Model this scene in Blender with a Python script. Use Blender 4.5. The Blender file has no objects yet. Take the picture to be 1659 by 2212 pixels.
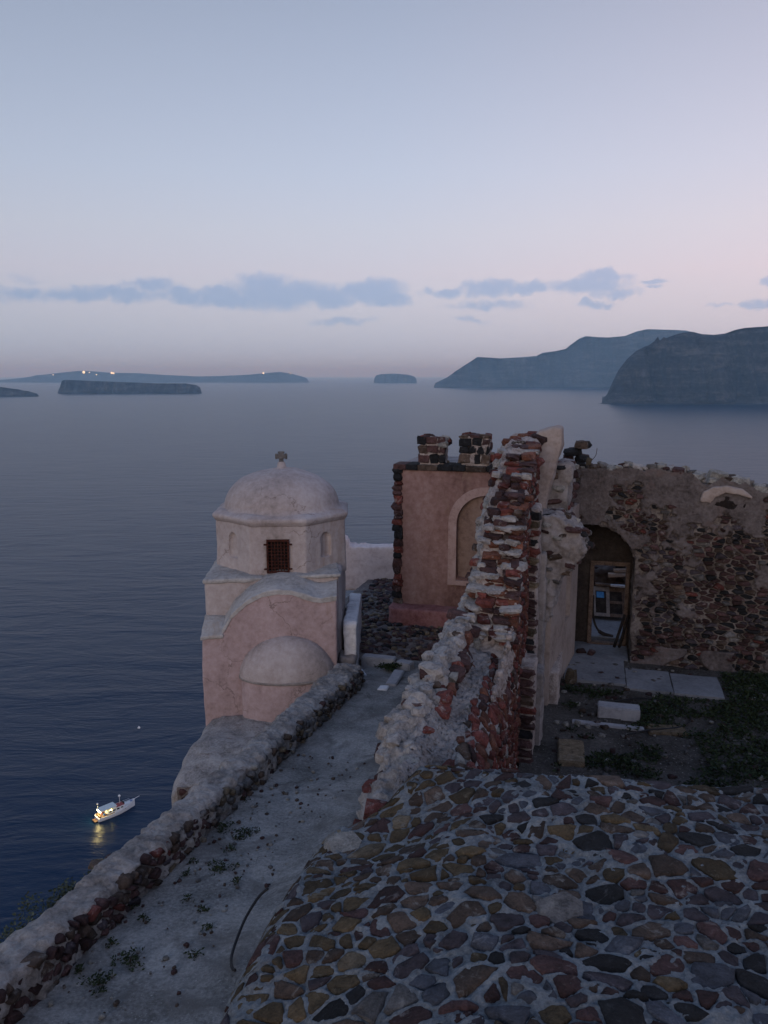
import bpy, bmesh, math, random
import numpy as np
from mathutils import Vector, Matrix, noise

S = bpy.context.scene
COL = S.collection
RAD = math.radians
SEA = -110.0
RNG = random.Random(11)

# ------------------------------------------------------------------ camera
cam_d = bpy.data.cameras.new('camera')
cam = bpy.data.objects.new('camera', cam_d)
COL.objects.link(cam)
cam.location = (0, 0, 0)
cam.rotation_euler = (RAD(80.0), 0, 0)
cam_d.sensor_fit = 'VERTICAL'
cam_d.sensor_height = 36.0
cam_d.lens = 27.21
cam_d.clip_start = 0.1
cam_d.clip_end = 200000
S.camera = cam

# ------------------------------------------------------------------ node helpers
def N(nt, t, **kw):
    n = nt.nodes.new(t)
    for k, v in kw.items():
        setattr(n, k, v)
    return n

def math_n(nt, op, a, b=None, c=None, clamp=False):
    n = N(nt, 'ShaderNodeMath', operation=op, use_clamp=clamp)
    for i, v in enumerate((a, b, c)):
        if v is None:
            continue
        if isinstance(v, (int, float)):
            n.inputs[i].default_value = v
        else:
            nt.links.new(v, n.inputs[i])
    return n.outputs[0]

def ramp_n(nt, fac, stops, interp='LINEAR'):
    n = N(nt, 'ShaderNodeValToRGB')
    cr = n.color_ramp
    cr.interpolation = interp
    while len(cr.elements) < len(stops):
        cr.elements.new(0.5)
    for e, (p, c) in zip(cr.elements, stops):
        e.position = p
        e.color = (c[0], c[1], c[2], 1) if len(c) == 3 else c
    nt.links.new(fac, n.inputs[0])
    return n.outputs[0]

def mix_n(nt, fac, a, b, blend='MIX'):
    n = N(nt, 'ShaderNodeMix', data_type='RGBA', blend_type=blend)
    for sock, v in ((0, fac), (6, a), (7, b)):
        if isinstance(v, (int, float)):
            n.inputs[sock].default_value = v
        elif isinstance(v, tuple):
            n.inputs[sock].default_value = (v[0], v[1], v[2], 1)
        else:
            nt.links.new(v, n.inputs[sock])
    return n.outputs[2]

def noise_n(nt, vec, scale, detail=6, rough=0.6, dist=0.0):
    n = N(nt, 'ShaderNodeTexNoise')
    n.inputs['Scale'].default_value = scale
    n.inputs['Detail'].default_value = detail
    n.inputs['Roughness'].default_value = rough
    n.inputs['Distortion'].default_value = dist
    nt.links.new(vec, n.inputs['Vector'])
    return n

# ------------------------------------------------------------------ world: dusk sky with a low band of cloud
PITCH = RAD(10)
def direction(x, y):
    """azimuth and elevation (radians) of a direction given in photograph units (1659 wide)"""
    d, e = (x - 829.5) / 1672, (y - 1106) / 1672
    v = Vector((d, math.cos(PITCH) - e * math.sin(PITCH), -math.sin(PITCH) - e * math.cos(PITCH))).normalized()
    return math.atan2(v.x, v.y), math.asin(v.z)

SUN_EL, SUN_AZ = RAD(14.0), RAD(200.0)      # afterglow direction: behind the viewer
W = bpy.data.worlds.new('World')
S.world = W
W.use_nodes = True
wt = W.node_tree
wt.nodes.clear()
tc = N(wt, 'ShaderNodeTexCoord')
sep = N(wt, 'ShaderNodeSeparateXYZ')
wt.links.new(tc.outputs['Generated'], sep.inputs[0])
el = math_n(wt, 'ARCSINE', sep.outputs[2])
az = math_n(wt, 'ARCTAN2', sep.outputs[0], sep.outputs[1])
sky = N(wt, 'ShaderNodeTexSky', sky_type='NISHITA')
sky.sun_disc = False
sky.sun_elevation = RAD(0.8)
sky.sun_rotation = SUN_AZ
sky.altitude = 110
sky.dust_density = 1.5
elf = math_n(wt, 'DIVIDE', el, math.pi / 2, clamp=True)
# dusk gradient: earth shadow at the horizon, pink belt, pale blue above, deeper towards the zenith
grad = ramp_n(wt, elf, [
    (0.000, (0.430, 0.540, 0.760)),
    (0.022, (0.450, 0.530, 0.720)),
    (0.050, (0.510, 0.520, 0.680)),
    (0.078, (0.560, 0.520, 0.640)),
    (0.110, (0.540, 0.525, 0.620)),
    (0.150, (0.485, 0.498, 0.600)),
    (0.200, (0.415, 0.432, 0.525)),
    (0.260, (0.335, 0.353, 0.432)),
    (0.380, (0.200, 0.285, 0.480)),
    (1.000, (0.105, 0.165, 0.330))])
# slightly brighter and pinker towards the right of the view, greyer to the left
side = math_n(wt, 'MULTIPLY_ADD', az, 0.85, 0.5, clamp=True)
sidec = ramp_n(wt, side, [(0.0, (0.78, 0.82, 0.84)), (0.5, (0.94, 0.95, 0.96)), (1.0, (1.24, 1.08, 1.02))])
grad = mix_n(wt, 1.0, grad, sidec, 'MULTIPLY')
glow = mix_n(wt, 1.0, sky.outputs[0], (0.045, 0.085, 0.150), 'MULTIPLY')
base = mix_n(wt, 1.0, grad, glow, 'ADD')
# clouds in the distance
uv = N(wt, 'ShaderNodeCombineXYZ')
wt.links.new(az, uv.inputs[0]); wt.links.new(el, uv.inputs[1])
n1 = noise_n(wt, uv.outputs[0], 34, 9, 0.66)
n2 = noise_n(wt, uv.outputs[0], 70, 7, 0.65)
dis = N(wt, 'ShaderNodeVectorMath', operation='MULTIPLY_ADD')
wt.links.new(n1.outputs['Color'], dis.inputs[0])
dis.inputs[1].default_value = (0.060, 0.030, 0)
wt.links.new(uv.outputs[0], dis.inputs[2])
off = N(wt, 'ShaderNodeVectorMath', operation='SUBTRACT')
wt.links.new(dis.outputs[0], off.inputs[0]); off.inputs[1].default_value = (0.030, 0.015, 0)
CLOUDS = [  # x, y, half width, half height, strength
    (600, 634, 130, 34, 1), (500, 646, 110, 22, .9), (700, 640, 90, 24, 1), (800, 628, 78, 26, 1), (840, 645, 60, 15, .9),
    (575, 610, 60, 22, 1), (250, 634, 140, 14, .75), (335, 615, 60, 14, .7), (60, 606, 45, 9, .3), (60, 636, 80, 16, .6), (960, 630, 46, 13, .95), (405, 638, 80, 17, .9), (160, 636, 95, 12, .75), (470, 628, 60, 14, .85),
    (1058, 624, 62, 22, 1), (1132, 624, 50, 15, 1), (1050, 660, 100, 14, .55), (1268, 618, 95, 22, 1), (1305, 600, 58, 22, 1),
    (1335, 634, 55, 13, .8), (1282, 656, 40, 11, .8), (1418, 608, 34, 9, .9), (1415, 620, 26, 5, .7), (1668, 610, 22, 15, 1), (1640, 657, 42, 13, .85),
    (740, 692, 80, 10, .5), (1012, 692, 40, 7, .5), (1560, 663, 40, 8, .4)]
fld = None
for cx, cy, rx, ry, st in CLOUDS:
    a0, e0 = direction(cx, cy)
    a1, e1 = direction(cx + rx, cy - ry)
    sub = N(wt, 'ShaderNodeVectorMath', operation='SUBTRACT')
    wt.links.new(off.outputs[0], sub.inputs[0]); sub.inputs[1].default_value = (a0, e0, 0)
    mul = N(wt, 'ShaderNodeVectorMath', operation='MULTIPLY')
    wt.links.new(sub.outputs[0], mul.inputs[0]); mul.inputs[1].default_value = (1 / (a1 - a0), 1 / (e1 - e0), 0)
    ln = N(wt, 'ShaderNodeVectorMath', operation='LENGTH')
    wt.links.new(mul.outputs[0], ln.inputs[0])
    f = math_n(wt, 'MULTIPLY', math_n(wt, 'SUBTRACT', 1.25, ln.outputs['Value'], clamp=True), st)
    fld = f if fld is None else math_n(wt, 'MAXIMUM', fld, f)
fld = math_n(wt, 'MULTIPLY', fld, math_n(wt, 'MULTIPLY_ADD', n2.outputs['Fac'], 2.2, -0.1))
cf = math_n(wt, 'MULTIPLY', math_n(wt, 'SMOOTH_MIN', math_n(wt, 'MULTIPLY', math_n(wt, 'SUBTRACT', fld, 0.08), 1.9), 1.0, 0.6), 0.95, clamp=True)
cloud_c = mix_n(wt, 1.0, base, (0.60, 0.75, 0.93), 'MULTIPLY')
cols = mix_n(wt, cf, base, cloud_c)
bg = N(wt, 'ShaderNodeBackground')
bg.inputs['Strength'].default_value = 1.0
wt.links.new(cols, bg.inputs['Color'])
wo = N(wt, 'ShaderNodeOutputWorld')
wt.links.new(bg.outputs[0], wo.inputs['Surface'])

# ------------------------------------------------------------------ sun: the last warm glow, very soft
sun_d = bpy.data.lights.new('sun', 'SUN')
sun_d.energy = 0.75
sun_d.angle = RAD(35)
sun_d.color = (1.0, 0.86, 0.78)
sun = bpy.data.objects.new('sun', sun_d)
COL.objects.link(sun)
sd = Vector((math.sin(SUN_AZ) * math.cos(SUN_EL), math.cos(SUN_AZ) * math.cos(SUN_EL), math.sin(SUN_EL)))
sun.rotation_euler = sd.to_track_quat('Z', 'Y').to_euler()

S.view_settings.view_transform = 'Standard'
S.view_settings.look = 'None'
S.view_settings.exposure = 0.12
S.view_settings.gamma = 1.0
S.render.engine = 'CYCLES'
S.cycles.use_denoising = True
S.cycles.volume_bounces = 3
S.cycles.max_bounces = 6

# ------------------------------------------------------------------ materials
MATS = {}
def principled(name, rough=0.9, spec=0.2):
    m = bpy.data.materials.new(name)
    m.use_nodes = True
    nt = m.node_tree
    b = nt.nodes['Principled BSDF']
    b.inputs['Roughness'].default_value = rough
    b.inputs['Specular IOR Level'].default_value = spec
    MATS[name] = m
    return m, nt, b

def pos(nt):
    return N(nt, 'ShaderNodeNewGeometry').outputs['Position']

def bump(nt, b, height, strength, dist):
    n = N(nt, 'ShaderNodeBump')
    n.inputs['Strength'].default_value = strength
    n.inputs['Distance'].default_value = dist
    nt.links.new(height, n.inputs['Height'])
    nt.links.new(n.outputs[0], b.inputs['Normal'])

def mottled(name, stops, scale=1.5, fine=14, bumps=0.5, bdist=0.02, rough=0.92, stain=None, streak=False, dist=0.4, speck=None, contrast=1.75, crack=None):
    m, nt, b = principled(name, rough)
    p = pos(nt)
    if streak:
        mp = N(nt, 'ShaderNodeMapping'); mp.inputs['Scale'].default_value = (0.6, 0.6, 5.0) if streak == 'strata' else (1, 1, 0.35)
        nt.links.new(p, mp.inputs[0]); p2 = mp.outputs[0]
    else:
        p2 = p
    a = noise_n(nt, p2, scale, 8, 0.65, dist)
    f = noise_n(nt, p, fine, 8, 0.7)
    fac = math_n(nt, 'MULTIPLY_ADD', f.outputs['Fac'], 0.45, math_n(nt, 'MULTIPLY', a.outputs['Fac'], 0.55))
    fac = math_n(nt, 'MULTIPLY_ADD', math_n(nt, 'SUBTRACT', fac, 0.5), contrast, 0.5, clamp=True)
    c = ramp_n(nt, fac, stops)
    if stain:
        sc, lo, hi, col = stain
        s = noise_n(nt, p2, sc, 7, 0.68, 0.8)
        sf = ramp_n(nt, s.outputs['Fac'], [(lo, (0, 0, 0)), (hi, (1, 1, 1))])
        c = mix_n(nt, sf, c, col)
    if speck:
        sc, lo, hi, col = speck
        s = noise_n(nt, p, sc, 3, 0.6)
        sf = ramp_n(nt, s.outputs['Fac'], [(lo, (0, 0, 0)), (hi, (1, 1, 1))])
        c = mix_n(nt, sf, c, col)
    if crack:
        sc, wd, col = crack
        wv = N(nt, 'ShaderNodeVectorMath', operation='MULTIPLY_ADD')
        nt.links.new(noise_n(nt, p, 2.2, 6, 0.6).outputs['Color'], wv.inputs[0]); wv.inputs[1].default_value = (0.7, 0.7, 0.7); nt.links.new(p, wv.inputs[2])
        vo = N(nt, 'ShaderNodeTexVoronoi', feature='DISTANCE_TO_EDGE')
        vo.inputs['Scale'].default_value = sc
        nt.links.new(wv.outputs[0], vo.inputs['Vector'])
        keep = ramp_n(nt, noise_n(nt, p, 0.8, 3, 0.5).outputs['Fac'], [(0.50, (0, 0, 0)), (0.58, (1, 1, 1))])
        cf_ = math_n(nt, 'MULTIPLY', ramp_n(nt, vo.outputs['Distance'], [(0.0, (1, 1, 1)), (wd, (0, 0, 0))]), keep)
        c = mix_n(nt, math_n(nt, 'MULTIPLY', cf_, 0.8), c, col)
    nt.links.new(c, b.inputs['Base Color'])
    h = math_n(nt, 'MULTIPLY_ADD', f.outputs['Fac'], 0.6, a.outputs['Fac'])
    bump(nt, b, h, min(1.0, bumps * 1.6), bdist * 2.2)
    return m

def sc3(c, k):
    return tuple(x * k for x in c)

def stone(name, c, var=0.45, lichen=None, bd=0.03):
    """rough volcanic stone; brightness shifts from stone to stone"""
    m, nt, b = principled(name, 0.9, 0.25)
    p = pos(nt)
    oi = N(nt, 'ShaderNodeObjectInfo')
    a = noise_n(nt, p, 9, 8, 0.7, 0.5)
    f = noise_n(nt, p, 55, 6, 0.75)
    fac = math_n(nt, 'MULTIPLY_ADD', f.outputs['Fac'], 0.4, math_n(nt, 'MULTIPLY', a.outputs['Fac'], 0.6))
    col = ramp_n(nt, fac, [(0.36, sc3(c, 0.35)), (0.47, sc3(c, 0.85)), (0.55, sc3(c, 1.2)), (0.66, tuple(min(1, x * 1.6 + 0.03) for x in c))])
    k = math_n(nt, 'MULTIPLY_ADD', oi.outputs['Random'], var * 2, 1 - var)
    kk = N(nt, 'ShaderNodeCombineColor')
    for i in range(3):
        nt.links.new(k, kk.inputs[i])
    col = mix_n(nt, 1.0, col, kk.outputs[0], 'MULTIPLY')
    lo, hi, lc = lichen or (0.60, 0.70, (0.36, 0.34, 0.31))
    lo, hi = lo - 0.045, hi - 0.02
    s = noise_n(nt, p, 5.5, 9, 0.72, 0.6)
    sf = ramp_n(nt, s.outputs['Fac'], [(lo, (0, 0, 0)), (hi, (1, 1, 1))])
    col = mix_n(nt, math_n(nt, 'MULTIPLY', sf, 0.75), col, lc)
    nt.links.new(col, b.inputs['Base Color'])
    h = math_n(nt, 'MULTIPLY_ADD', f.outputs['Fac'], 0.5, a.outputs['Fac'])
    bump(nt, b, h, 1.0, bd * 2.2)
    return m

mottled('chapel_plaster', [(0.25, (0.211, 0.177, 0.162)), (0.45, (0.345, 0.293, 0.280)), (0.6, (0.421, 0.369, 0.358)), (0.78, (0.499, 0.459, 0.452))], 0.9, 9, 0.35, 0.015,
        stain=(1.3, 0.58, 0.76, (0.28, 0.20, 0.16)), streak=True, contrast=1.35, crack=(0.9, 0.010, (0.14, 0.10, 0.085)))
mottled('chapel_body_plaster', [(0.25, (0.207, 0.148, 0.140)), (0.45, (0.348, 0.257, 0.252)), (0.6, (0.423, 0.326, 0.328)), (0.78, (0.490, 0.405, 0.414))], 0.8, 9, 0.35, 0.015,
        stain=(1.1, 0.60, 0.74, (0.25, 0.16, 0.12)), streak=True, contrast=1.4, crack=(0.8, 0.010, (0.14, 0.10, 0.085)))
mottled('roof_lime', [(0.25, (0.20, 0.19, 0.18)), (0.5, (0.36, 0.34, 0.325)), (0.78, (0.48, 0.46, 0.445))], 1.4, 12, 0.5, 0.02, stain=(1.7, 0.55, 0.7, (0.32, 0.27, 0.23)))
mottled('white_lime', [(0.3, (0.42, 0.42, 0.44)), (0.5, (0.62, 0.62, 0.64)), (0.7, (0.72, 0.72, 0.73))], 1.6, 12, 0.45, 0.02, stain=(2.2, 0.62, 0.74, (0.34, 0.33, 0.32)))
mottled('pink_white', [(0.3, (0.52, 0.42, 0.40)), (0.5, (0.66, 0.56, 0.54)), (0.7, (0.72, 0.62, 0.60))], 1.2, 10, 0.3, 0.015)
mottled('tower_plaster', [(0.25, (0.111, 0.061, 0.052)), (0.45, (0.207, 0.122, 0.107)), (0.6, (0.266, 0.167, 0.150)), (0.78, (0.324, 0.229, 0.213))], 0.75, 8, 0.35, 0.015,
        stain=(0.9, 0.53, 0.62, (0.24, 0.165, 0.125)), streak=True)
mottled('niche_plaster', [(0.3, (0.120, 0.078, 0.066)), (0.5, (0.216, 0.148, 0.121)), (0.7, (0.272, 0.195, 0.164))], 1.2, 10, 0.3, 0.015, streak=True)
mottled('niche_frame', [(0.3, (0.251, 0.163, 0.146)), (0.5, (0.350, 0.248, 0.228)), (0.7, (0.395, 0.295, 0.277))], 1.5, 12, 0.3, 0.01)
mottled('red_plinth', [(0.3, (0.153, 0.060, 0.058)), (0.5, (0.261, 0.120, 0.116)), (0.7, (0.324, 0.180, 0.173))], 1.6, 12, 0.4, 0.015)
mottled('mortar', [(0.25, (0.13, 0.118, 0.11)), (0.45, (0.31, 0.285, 0.27)), (0.6, (0.42, 0.39, 0.37)), (0.78, (0.52, 0.49, 0.465))], 3.0, 26, 0.9, 0.035, stain=(3.5, 0.60, 0.72, (0.22, 0.17, 0.15)))
mottled('wall_mortar', [(0.3, (0.18, 0.14, 0.125)), (0.46, (0.34, 0.285, 0.26)), (0.6, (0.45, 0.39, 0.36)), (0.75, (0.54, 0.48, 0.45))], 3.0, 26, 0.9, 0.035, stain=(3.5, 0.56, 0.70, (0.17, 0.11, 0.095)))
mottled('dark_mortar', [(0.3, (0.08, 0.065, 0.06)), (0.48, (0.17, 0.145, 0.135)), (0.62, (0.25, 0.22, 0.205)), (0.75, (0.32, 0.29, 0.27))], 2.5, 22, 0.9, 0.04)
mottled('terrace_mortar', [(0.25, (0.07, 0.078, 0.086)), (0.45, (0.17, 0.186, 0.20)), (0.6, (0.25, 0.268, 0.28)), (0.78, (0.35, 0.365, 0.372))], 2.2, 34, 1.0, 0.03, stain=(2.0, 0.62, 0.76, (0.16, 0.14, 0.13)))
mottled('wall_fill', [(0.3, (0.13, 0.115, 0.11)), (0.46, (0.27, 0.25, 0.243)), (0.6, (0.35, 0.325, 0.315)), (0.75, (0.45, 0.425, 0.41))], 2.4, 24, 1.0, 0.05, speck=(38, 0.62, 0.68, (0.15, 0.10, 0.09)))
mottled('path_concrete', [(0.25, (0.125, 0.120, 0.113)), (0.45, (0.228, 0.221, 0.211)), (0.6, (0.308, 0.297, 0.283)), (0.78, (0.410, 0.390, 0.366))], 1.1, 30, 0.8, 0.025, contrast=2.3, stain=(1.4, 0.50, 0.64, (0.15, 0.14, 0.132)), speck=(60, 0.66, 0.72, (0.46, 0.44, 0.42)), crack=(0.75, 0.012, (0.06, 0.058, 0.055)))
mottled('back_plaster', [(0.25, (0.041, 0.035, 0.034)), (0.45, (0.104, 0.087, 0.084)), (0.6, (0.144, 0.124, 0.121)), (0.78, (0.199, 0.175, 0.174))], 1.3, 14, 0.7, 0.03, stain=(1.6, 0.55, 0.7, (0.14, 0.10, 0.09)))  # darkened so the colour carries the shade of the enclosed courtyard
mottled('sooty_shaded_plaster', [(0.25, (0.018, 0.014, 0.012)), (0.5, (0.045, 0.035, 0.030)), (0.78, (0.085, 0.068, 0.058))], 1.3, 14, 0.7, 0.03)  # soot, and the shade of the arch recess put into the colour
mottled('cream_plaster', [(0.25, (0.202, 0.153, 0.130)), (0.5, (0.309, 0.252, 0.222)), (0.78, (0.364, 0.310, 0.282))], 1.2, 12, 0.35, 0.015)
mottled('grey_plaster', [(0.25, (0.12, 0.108, 0.104)), (0.5, (0.24, 0.215, 0.208)), (0.78, (0.34, 0.315, 0.305))], 1.8, 14, 0.5, 0.02)
mottled('court_soil', [(0.3, (0.032, 0.027, 0.022)), (0.46, (0.070, 0.062, 0.055)), (0.6, (0.101, 0.091, 0.083)), (0.75, (0.168, 0.154, 0.140))], 0.8, 18, 1.0, 0.05, speck=(24, 0.64, 0.70, (0.33, 0.31, 0.29)))
mottled('court_slab', [(0.3, (0.118, 0.123, 0.136)), (0.5, (0.177, 0.183, 0.197)), (0.7, (0.223, 0.229, 0.245))], 1.1, 14, 0.4, 0.01)
mottled('rubble_soil', [(0.3, (0.07, 0.058, 0.055)), (0.46, (0.17, 0.145, 0.135)), (0.6, (0.26, 0.225, 0.205)), (0.75, (0.34, 0.30, 0.27))], 2.0, 18, 1.0, 0.05)
mottled('marble', [(0.3, (0.220, 0.220, 0.237)), (0.5, (0.294, 0.294, 0.313)), (0.7, (0.336, 0.336, 0.350))], 3, 14, 0.3, 0.008)
mottled('cliff_rock', [(0.3, (0.05, 0.036, 0.032)), (0.48, (0.12, 0.085, 0.075)), (0.62, (0.17, 0.135, 0.12)), (0.75, (0.23, 0.19, 0.17))], 0.35, 3, 1.0, 0.3)
mottled('island_rock', [(0.2, (0.012, 0.013, 0.016)), (0.45, (0.034, 0.036, 0.041)), (0.6, (0.062, 0.063, 0.067)), (0.8, (0.115, 0.110, 0.108))], 0.006, 0.05, 0.8, 10, contrast=2.6, streak='strata')
mottled('wood', [(0.3, (0.05, 0.035, 0.028)), (0.5, (0.13, 0.09, 0.07)), (0.7, (0.20, 0.145, 0.115))], 5, 40, 0.5, 0.006)
mottled('pale_wood', [(0.3, (0.22, 0.15, 0.11)), (0.5, (0.36, 0.26, 0.20)), (0.7, (0.46, 0.36, 0.29))], 5, 40, 0.4, 0.006)
mottled('white_board', [(0.3, (0.36, 0.36, 0.38)), (0.5, (0.52, 0.52, 0.55)), (0.7, (0.62, 0.62, 0.64))], 5, 30, 0.3, 0.006)
mottled('dark_wood', [(0.3, (0.014, 0.012, 0.011)), (0.5, (0.03, 0.025, 0.023)), (0.7, (0.06, 0.05, 0.045))], 5, 40, 0.5, 0.006)
mottled('blue_paint', [(0.3, (0.03, 0.11, 0.28)), (0.5, (0.05, 0.20, 0.46)), (0.7, (0.10, 0.28, 0.55))], 6, 30, 0.3, 0.005)
mottled('rust', [(0.3, (0.021, 0.007, 0.005)), (0.5, (0.051, 0.015, 0.010)), (0.7, (0.084, 0.028, 0.017))], 14, 60, 0.5, 0.004)
mottled('dark_void', [(0.3, (0.012, 0.009, 0.008)), (0.7, (0.025, 0.018, 0.016))], 4, 20, 0.3, 0.01)
mottled('black_rubber', [(0.3, (0.010, 0.010, 0.012)), (0.7, (0.022, 0.022, 0.025))], 9, 40, 0.2, 0.002, rough=0.55)
mottled('leaf_green', [(0.3, (0.007, 0.012, 0.005)), (0.5, (0.018, 0.029, 0.011)), (0.7, (0.036, 0.047, 0.018))], 7, 30, 0.2, 0.005, rough=0.75)
mottled('leaf_olive', [(0.3, (0.022, 0.030, 0.018)), (0.5, (0.055, 0.070, 0.045)), (0.7, (0.11, 0.12, 0.085))], 5, 24, 0.2, 0.005, rough=0.75)
mottled('bark', [(0.3, (0.03, 0.022, 0.016)), (0.7, (0.09, 0.07, 0.05))], 9, 40, 0.5, 0.01)
mottled('parapet_mortar', [(0.25, (0.120, 0.106, 0.096)), (0.45, (0.276, 0.246, 0.224)), (0.6, (0.384, 0.348, 0.322)), (0.78, (0.504, 0.462, 0.432))], 2.2, 22, 0.9, 0.035, stain=(2.6, 0.56, 0.70, (0.15, 0.115, 0.10)))
# stones
stone('stone_red', (0.165, 0.05, 0.04), lichen=(0.60, 0.70, (0.44, 0.39, 0.36)))
stone('stone_rust', (0.18, 0.072, 0.046), lichen=(0.62, 0.72, (0.44, 0.39, 0.36)))
stone('stone_maroon', (0.078, 0.042, 0.04), lichen=(0.62, 0.72, (0.36, 0.32, 0.30)))
stone('stone_brown', (0.098, 0.068, 0.052))
stone('stone_ochre', (0.108, 0.076, 0.042), lichen=(0.63, 0.73, (0.30, 0.26, 0.19)))
stone('stone_tan', (0.17, 0.13, 0.085))
stone('stone_slate', (0.066, 0.07, 0.085), 0.25, lichen=(0.64, 0.74, (0.26, 0.26, 0.27)), bd=0.015)
stone('stone_purple', (0.062, 0.05, 0.057), 0.25, lichen=(0.64, 0.74, (0.27, 0.25, 0.26)), bd=0.02)
stone('stone_black', (0.02, 0.02, 0.022), 0.3, lichen=(0.66, 0.74, (0.16, 0.16, 0.16)))
stone('stone_pale', (0.3, 0.285, 0.26), 0.2)
stone('stone_grey', (0.15, 0.14, 0.135), 0.35)

# sea
m, nt, b = principled('sea_water', 0.32, 0.26)
b.inputs['IOR'].default_value = 1.333
p = pos(nt)
mp = N(nt, 'ShaderNodeMapping')
mp.inputs['Rotation'].default_value = (0, 0, RAD(-14))
mp.inputs['Scale'].default_value = (0.35, 1.0, 1.0)
nt.links.new(p, mp.inputs[0])
w1 = noise_n(nt, mp.outputs[0], 0.16, 5, 0.6, 0.6)
w2 = noise_n(nt, mp.outputs[0], 0.9, 5, 0.62, 0.4)
w3 = noise_n(nt, p, 0.012, 4, 0.55, 1.0)
w0 = noise_n(nt, mp.outputs[0], 0.045, 4, 0.55, 0.8)
hh = math_n(nt, 'MULTIPLY_ADD', w2.outputs['Fac'], 0.22, math_n(nt, 'MULTIPLY_ADD', w0.outputs['Fac'], 2.2, w1.outputs['Fac']))
gust = ramp_n(nt, w3.outputs['Fac'], [(0.38, (0.6, 0.6, 0.6)), (0.62, (1, 1, 1))])
bp = N(nt, 'ShaderNodeBump')
bp.inputs['Distance'].default_value = 0.8
nt.links.new(math_n(nt, 'MULTIPLY', gust, 0.85), bp.inputs['Strength'])
nt.links.new(hh, bp.inputs['Height'])
nt.links.new(bp.outputs[0], b.inputs['Normal'])
b.inputs['Base Color'].default_value = (0.0012, 0.015, 0.046, 1)

def simple(name, c, rough=0.5, metal=0.0, emit=None, es=0.0):
    m, nt, b = principled(name, rough, 0.4)
    n = noise_n(nt, pos(nt), 3.0, 5, 0.6)
    cc = ramp_n(nt, n.outputs['Fac'], [(0.35, sc3(c, 0.8)), (0.65, c)])
    nt.links.new(cc, b.inputs['Base Color'])
    b.inputs['Metallic'].default_value = metal
    if emit:
        b.inputs['Emission Color'].default_value = (*emit, 1)
        b.inputs['Emission Strength'].default_value = es
    return m
simple('boat_white', (0.72, 0.74, 0.76), 0.35)
simple('boat_blue', (0.05, 0.12, 0.35), 0.4)
simple('boat_red', (0.30, 0.05, 0.05), 0.6)
simple('boat_wood', (0.12, 0.06, 0.035), 0.6)
simple('boat_glass', (0.02, 0.025, 0.03), 0.1)
simple('boat_canvas', (0.55, 0.62, 0.62), 0.8)
simple('warm_lamp', (0.9, 0.8, 0.5), 0.5, 0, (1.0, 0.80, 0.26), 40.0)
simple('village_lamp', (0.9, 0.8, 0.5), 0.5, 0, (1.0, 0.80, 0.50), 1.6)
simple('white_pipe', (0.6, 0.6, 0.62), 0.5)

# ------------------------------------------------------------------ object helpers
PHI = RAD(15)
CF, SF = math.cos(PHI), math.sin(PHI)
def C(u, v, z):
    """castle frame: u to the right across the ruin, v along it away from the viewer"""
    return Vector((u * CF + v * SF, -u * SF + v * CF, z))

EMPTY_AT = {}
def tag(o, label=None, cat=None, group=None, kind=None):
    if label: o['label'] = label
    if cat: o['category'] = cat
    if group: o['group'] = group
    if kind: o['kind'] = kind
    return o

def thing(name, loc, label, cat, group=None):
    o = bpy.data.objects.new(name, None)
    o.empty_display_size = 0.2
    COL.objects.link(o)
    o.location = loc
    EMPTY_AT[o.name] = Vector(loc)
    return tag(o, label, cat, group)

def link(name, mesh, mat=None, parent=None, loc=None, kind=None):
    o = bpy.data.objects.new(name, mesh)
    COL.objects.link(o)
    if mat is not None and not mesh.materials:
        mesh.materials.append(MATS[mat])
    if parent is not None:
        o.parent = parent
        if parent.name in EMPTY_AT:
            o.matrix_parent_inverse = Matrix.Translation(-EMPTY_AT[parent.name])
    if loc is not None:
        o.location = loc
    if kind:
        o['kind'] = kind
    return o

def mesh_from(name, verts, faces, smooth=True):
    me = bpy.data.meshes.new(name)
    me.from_pydata([tuple(v) for v in verts], [], faces)
    if smooth:
        me.polygons.foreach_set('use_smooth', [True] * len(me.polygons))
    me.update()
    return me

def bm_mesh(bm, name, smooth=False):
    bmesh.ops.recalc_face_normals(bm, faces=bm.faces)
    me = bpy.data.meshes.new(name)
    bm.to_mesh(me)
    bm.free()
    if smooth:
        me.polygons.foreach_set('use_smooth', [True] * len(me.polygons))
    return me

def box_bm(bm, pts8):
    vs = [bm.verts.new(p) for p in pts8]
    for f in ((0, 1, 2, 3), (7, 6, 5, 4), (0, 4, 5, 1), (1, 5, 6, 2), (2, 6, 7, 3), (3, 7, 4, 0)):
        bm.faces.new([vs[i] for i in f])

def cbox(bm, u0, u1, v0, v1, z0, z1, fr=C):
    box_bm(bm, [fr(u0, v0, z0), fr(u1, v0, z0), fr(u1, v1, z0), fr(u0, v1, z0), fr(u0, v0, z1), fr(u1, v0, z1), fr(u1, v1, z1), fr(u0, v1, z1)])

def prism(bm, poly, f0, f1):
    """poly: list of 2-D points; f0/f1 map a point to the two end faces"""
    a = [bm.verts.new(f0(*q)) for q in poly]
    c = [bm.verts.new(f1(*q)) for q in poly]
    n = len(poly)
    fs = [bm.faces.new(a), bm.faces.new(c[::-1])]
    for i in range(n):
        bm.faces.new([a[i], c[i], c[(i + 1) % n], a[(i + 1) % n]])
    bmesh.ops.triangulate(bm, faces=fs)

TMP = []
def evaluated(me, mods):
    """mesh after modifiers: list of (type, dict)"""
    o = bpy.data.objects.new('tmp', me)
    COL.objects.link(o)
    for t, kw in mods:
        md = o.modifiers.new(t, t)
        for k, v in kw.items():
            setattr(md, k, v)
    dg = bpy.context.evaluated_depsgraph_get()
    r = bpy.data.meshes.new_from_object(o.evaluated_get(dg))
    bpy.data.objects.remove(o)
    return r

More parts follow.
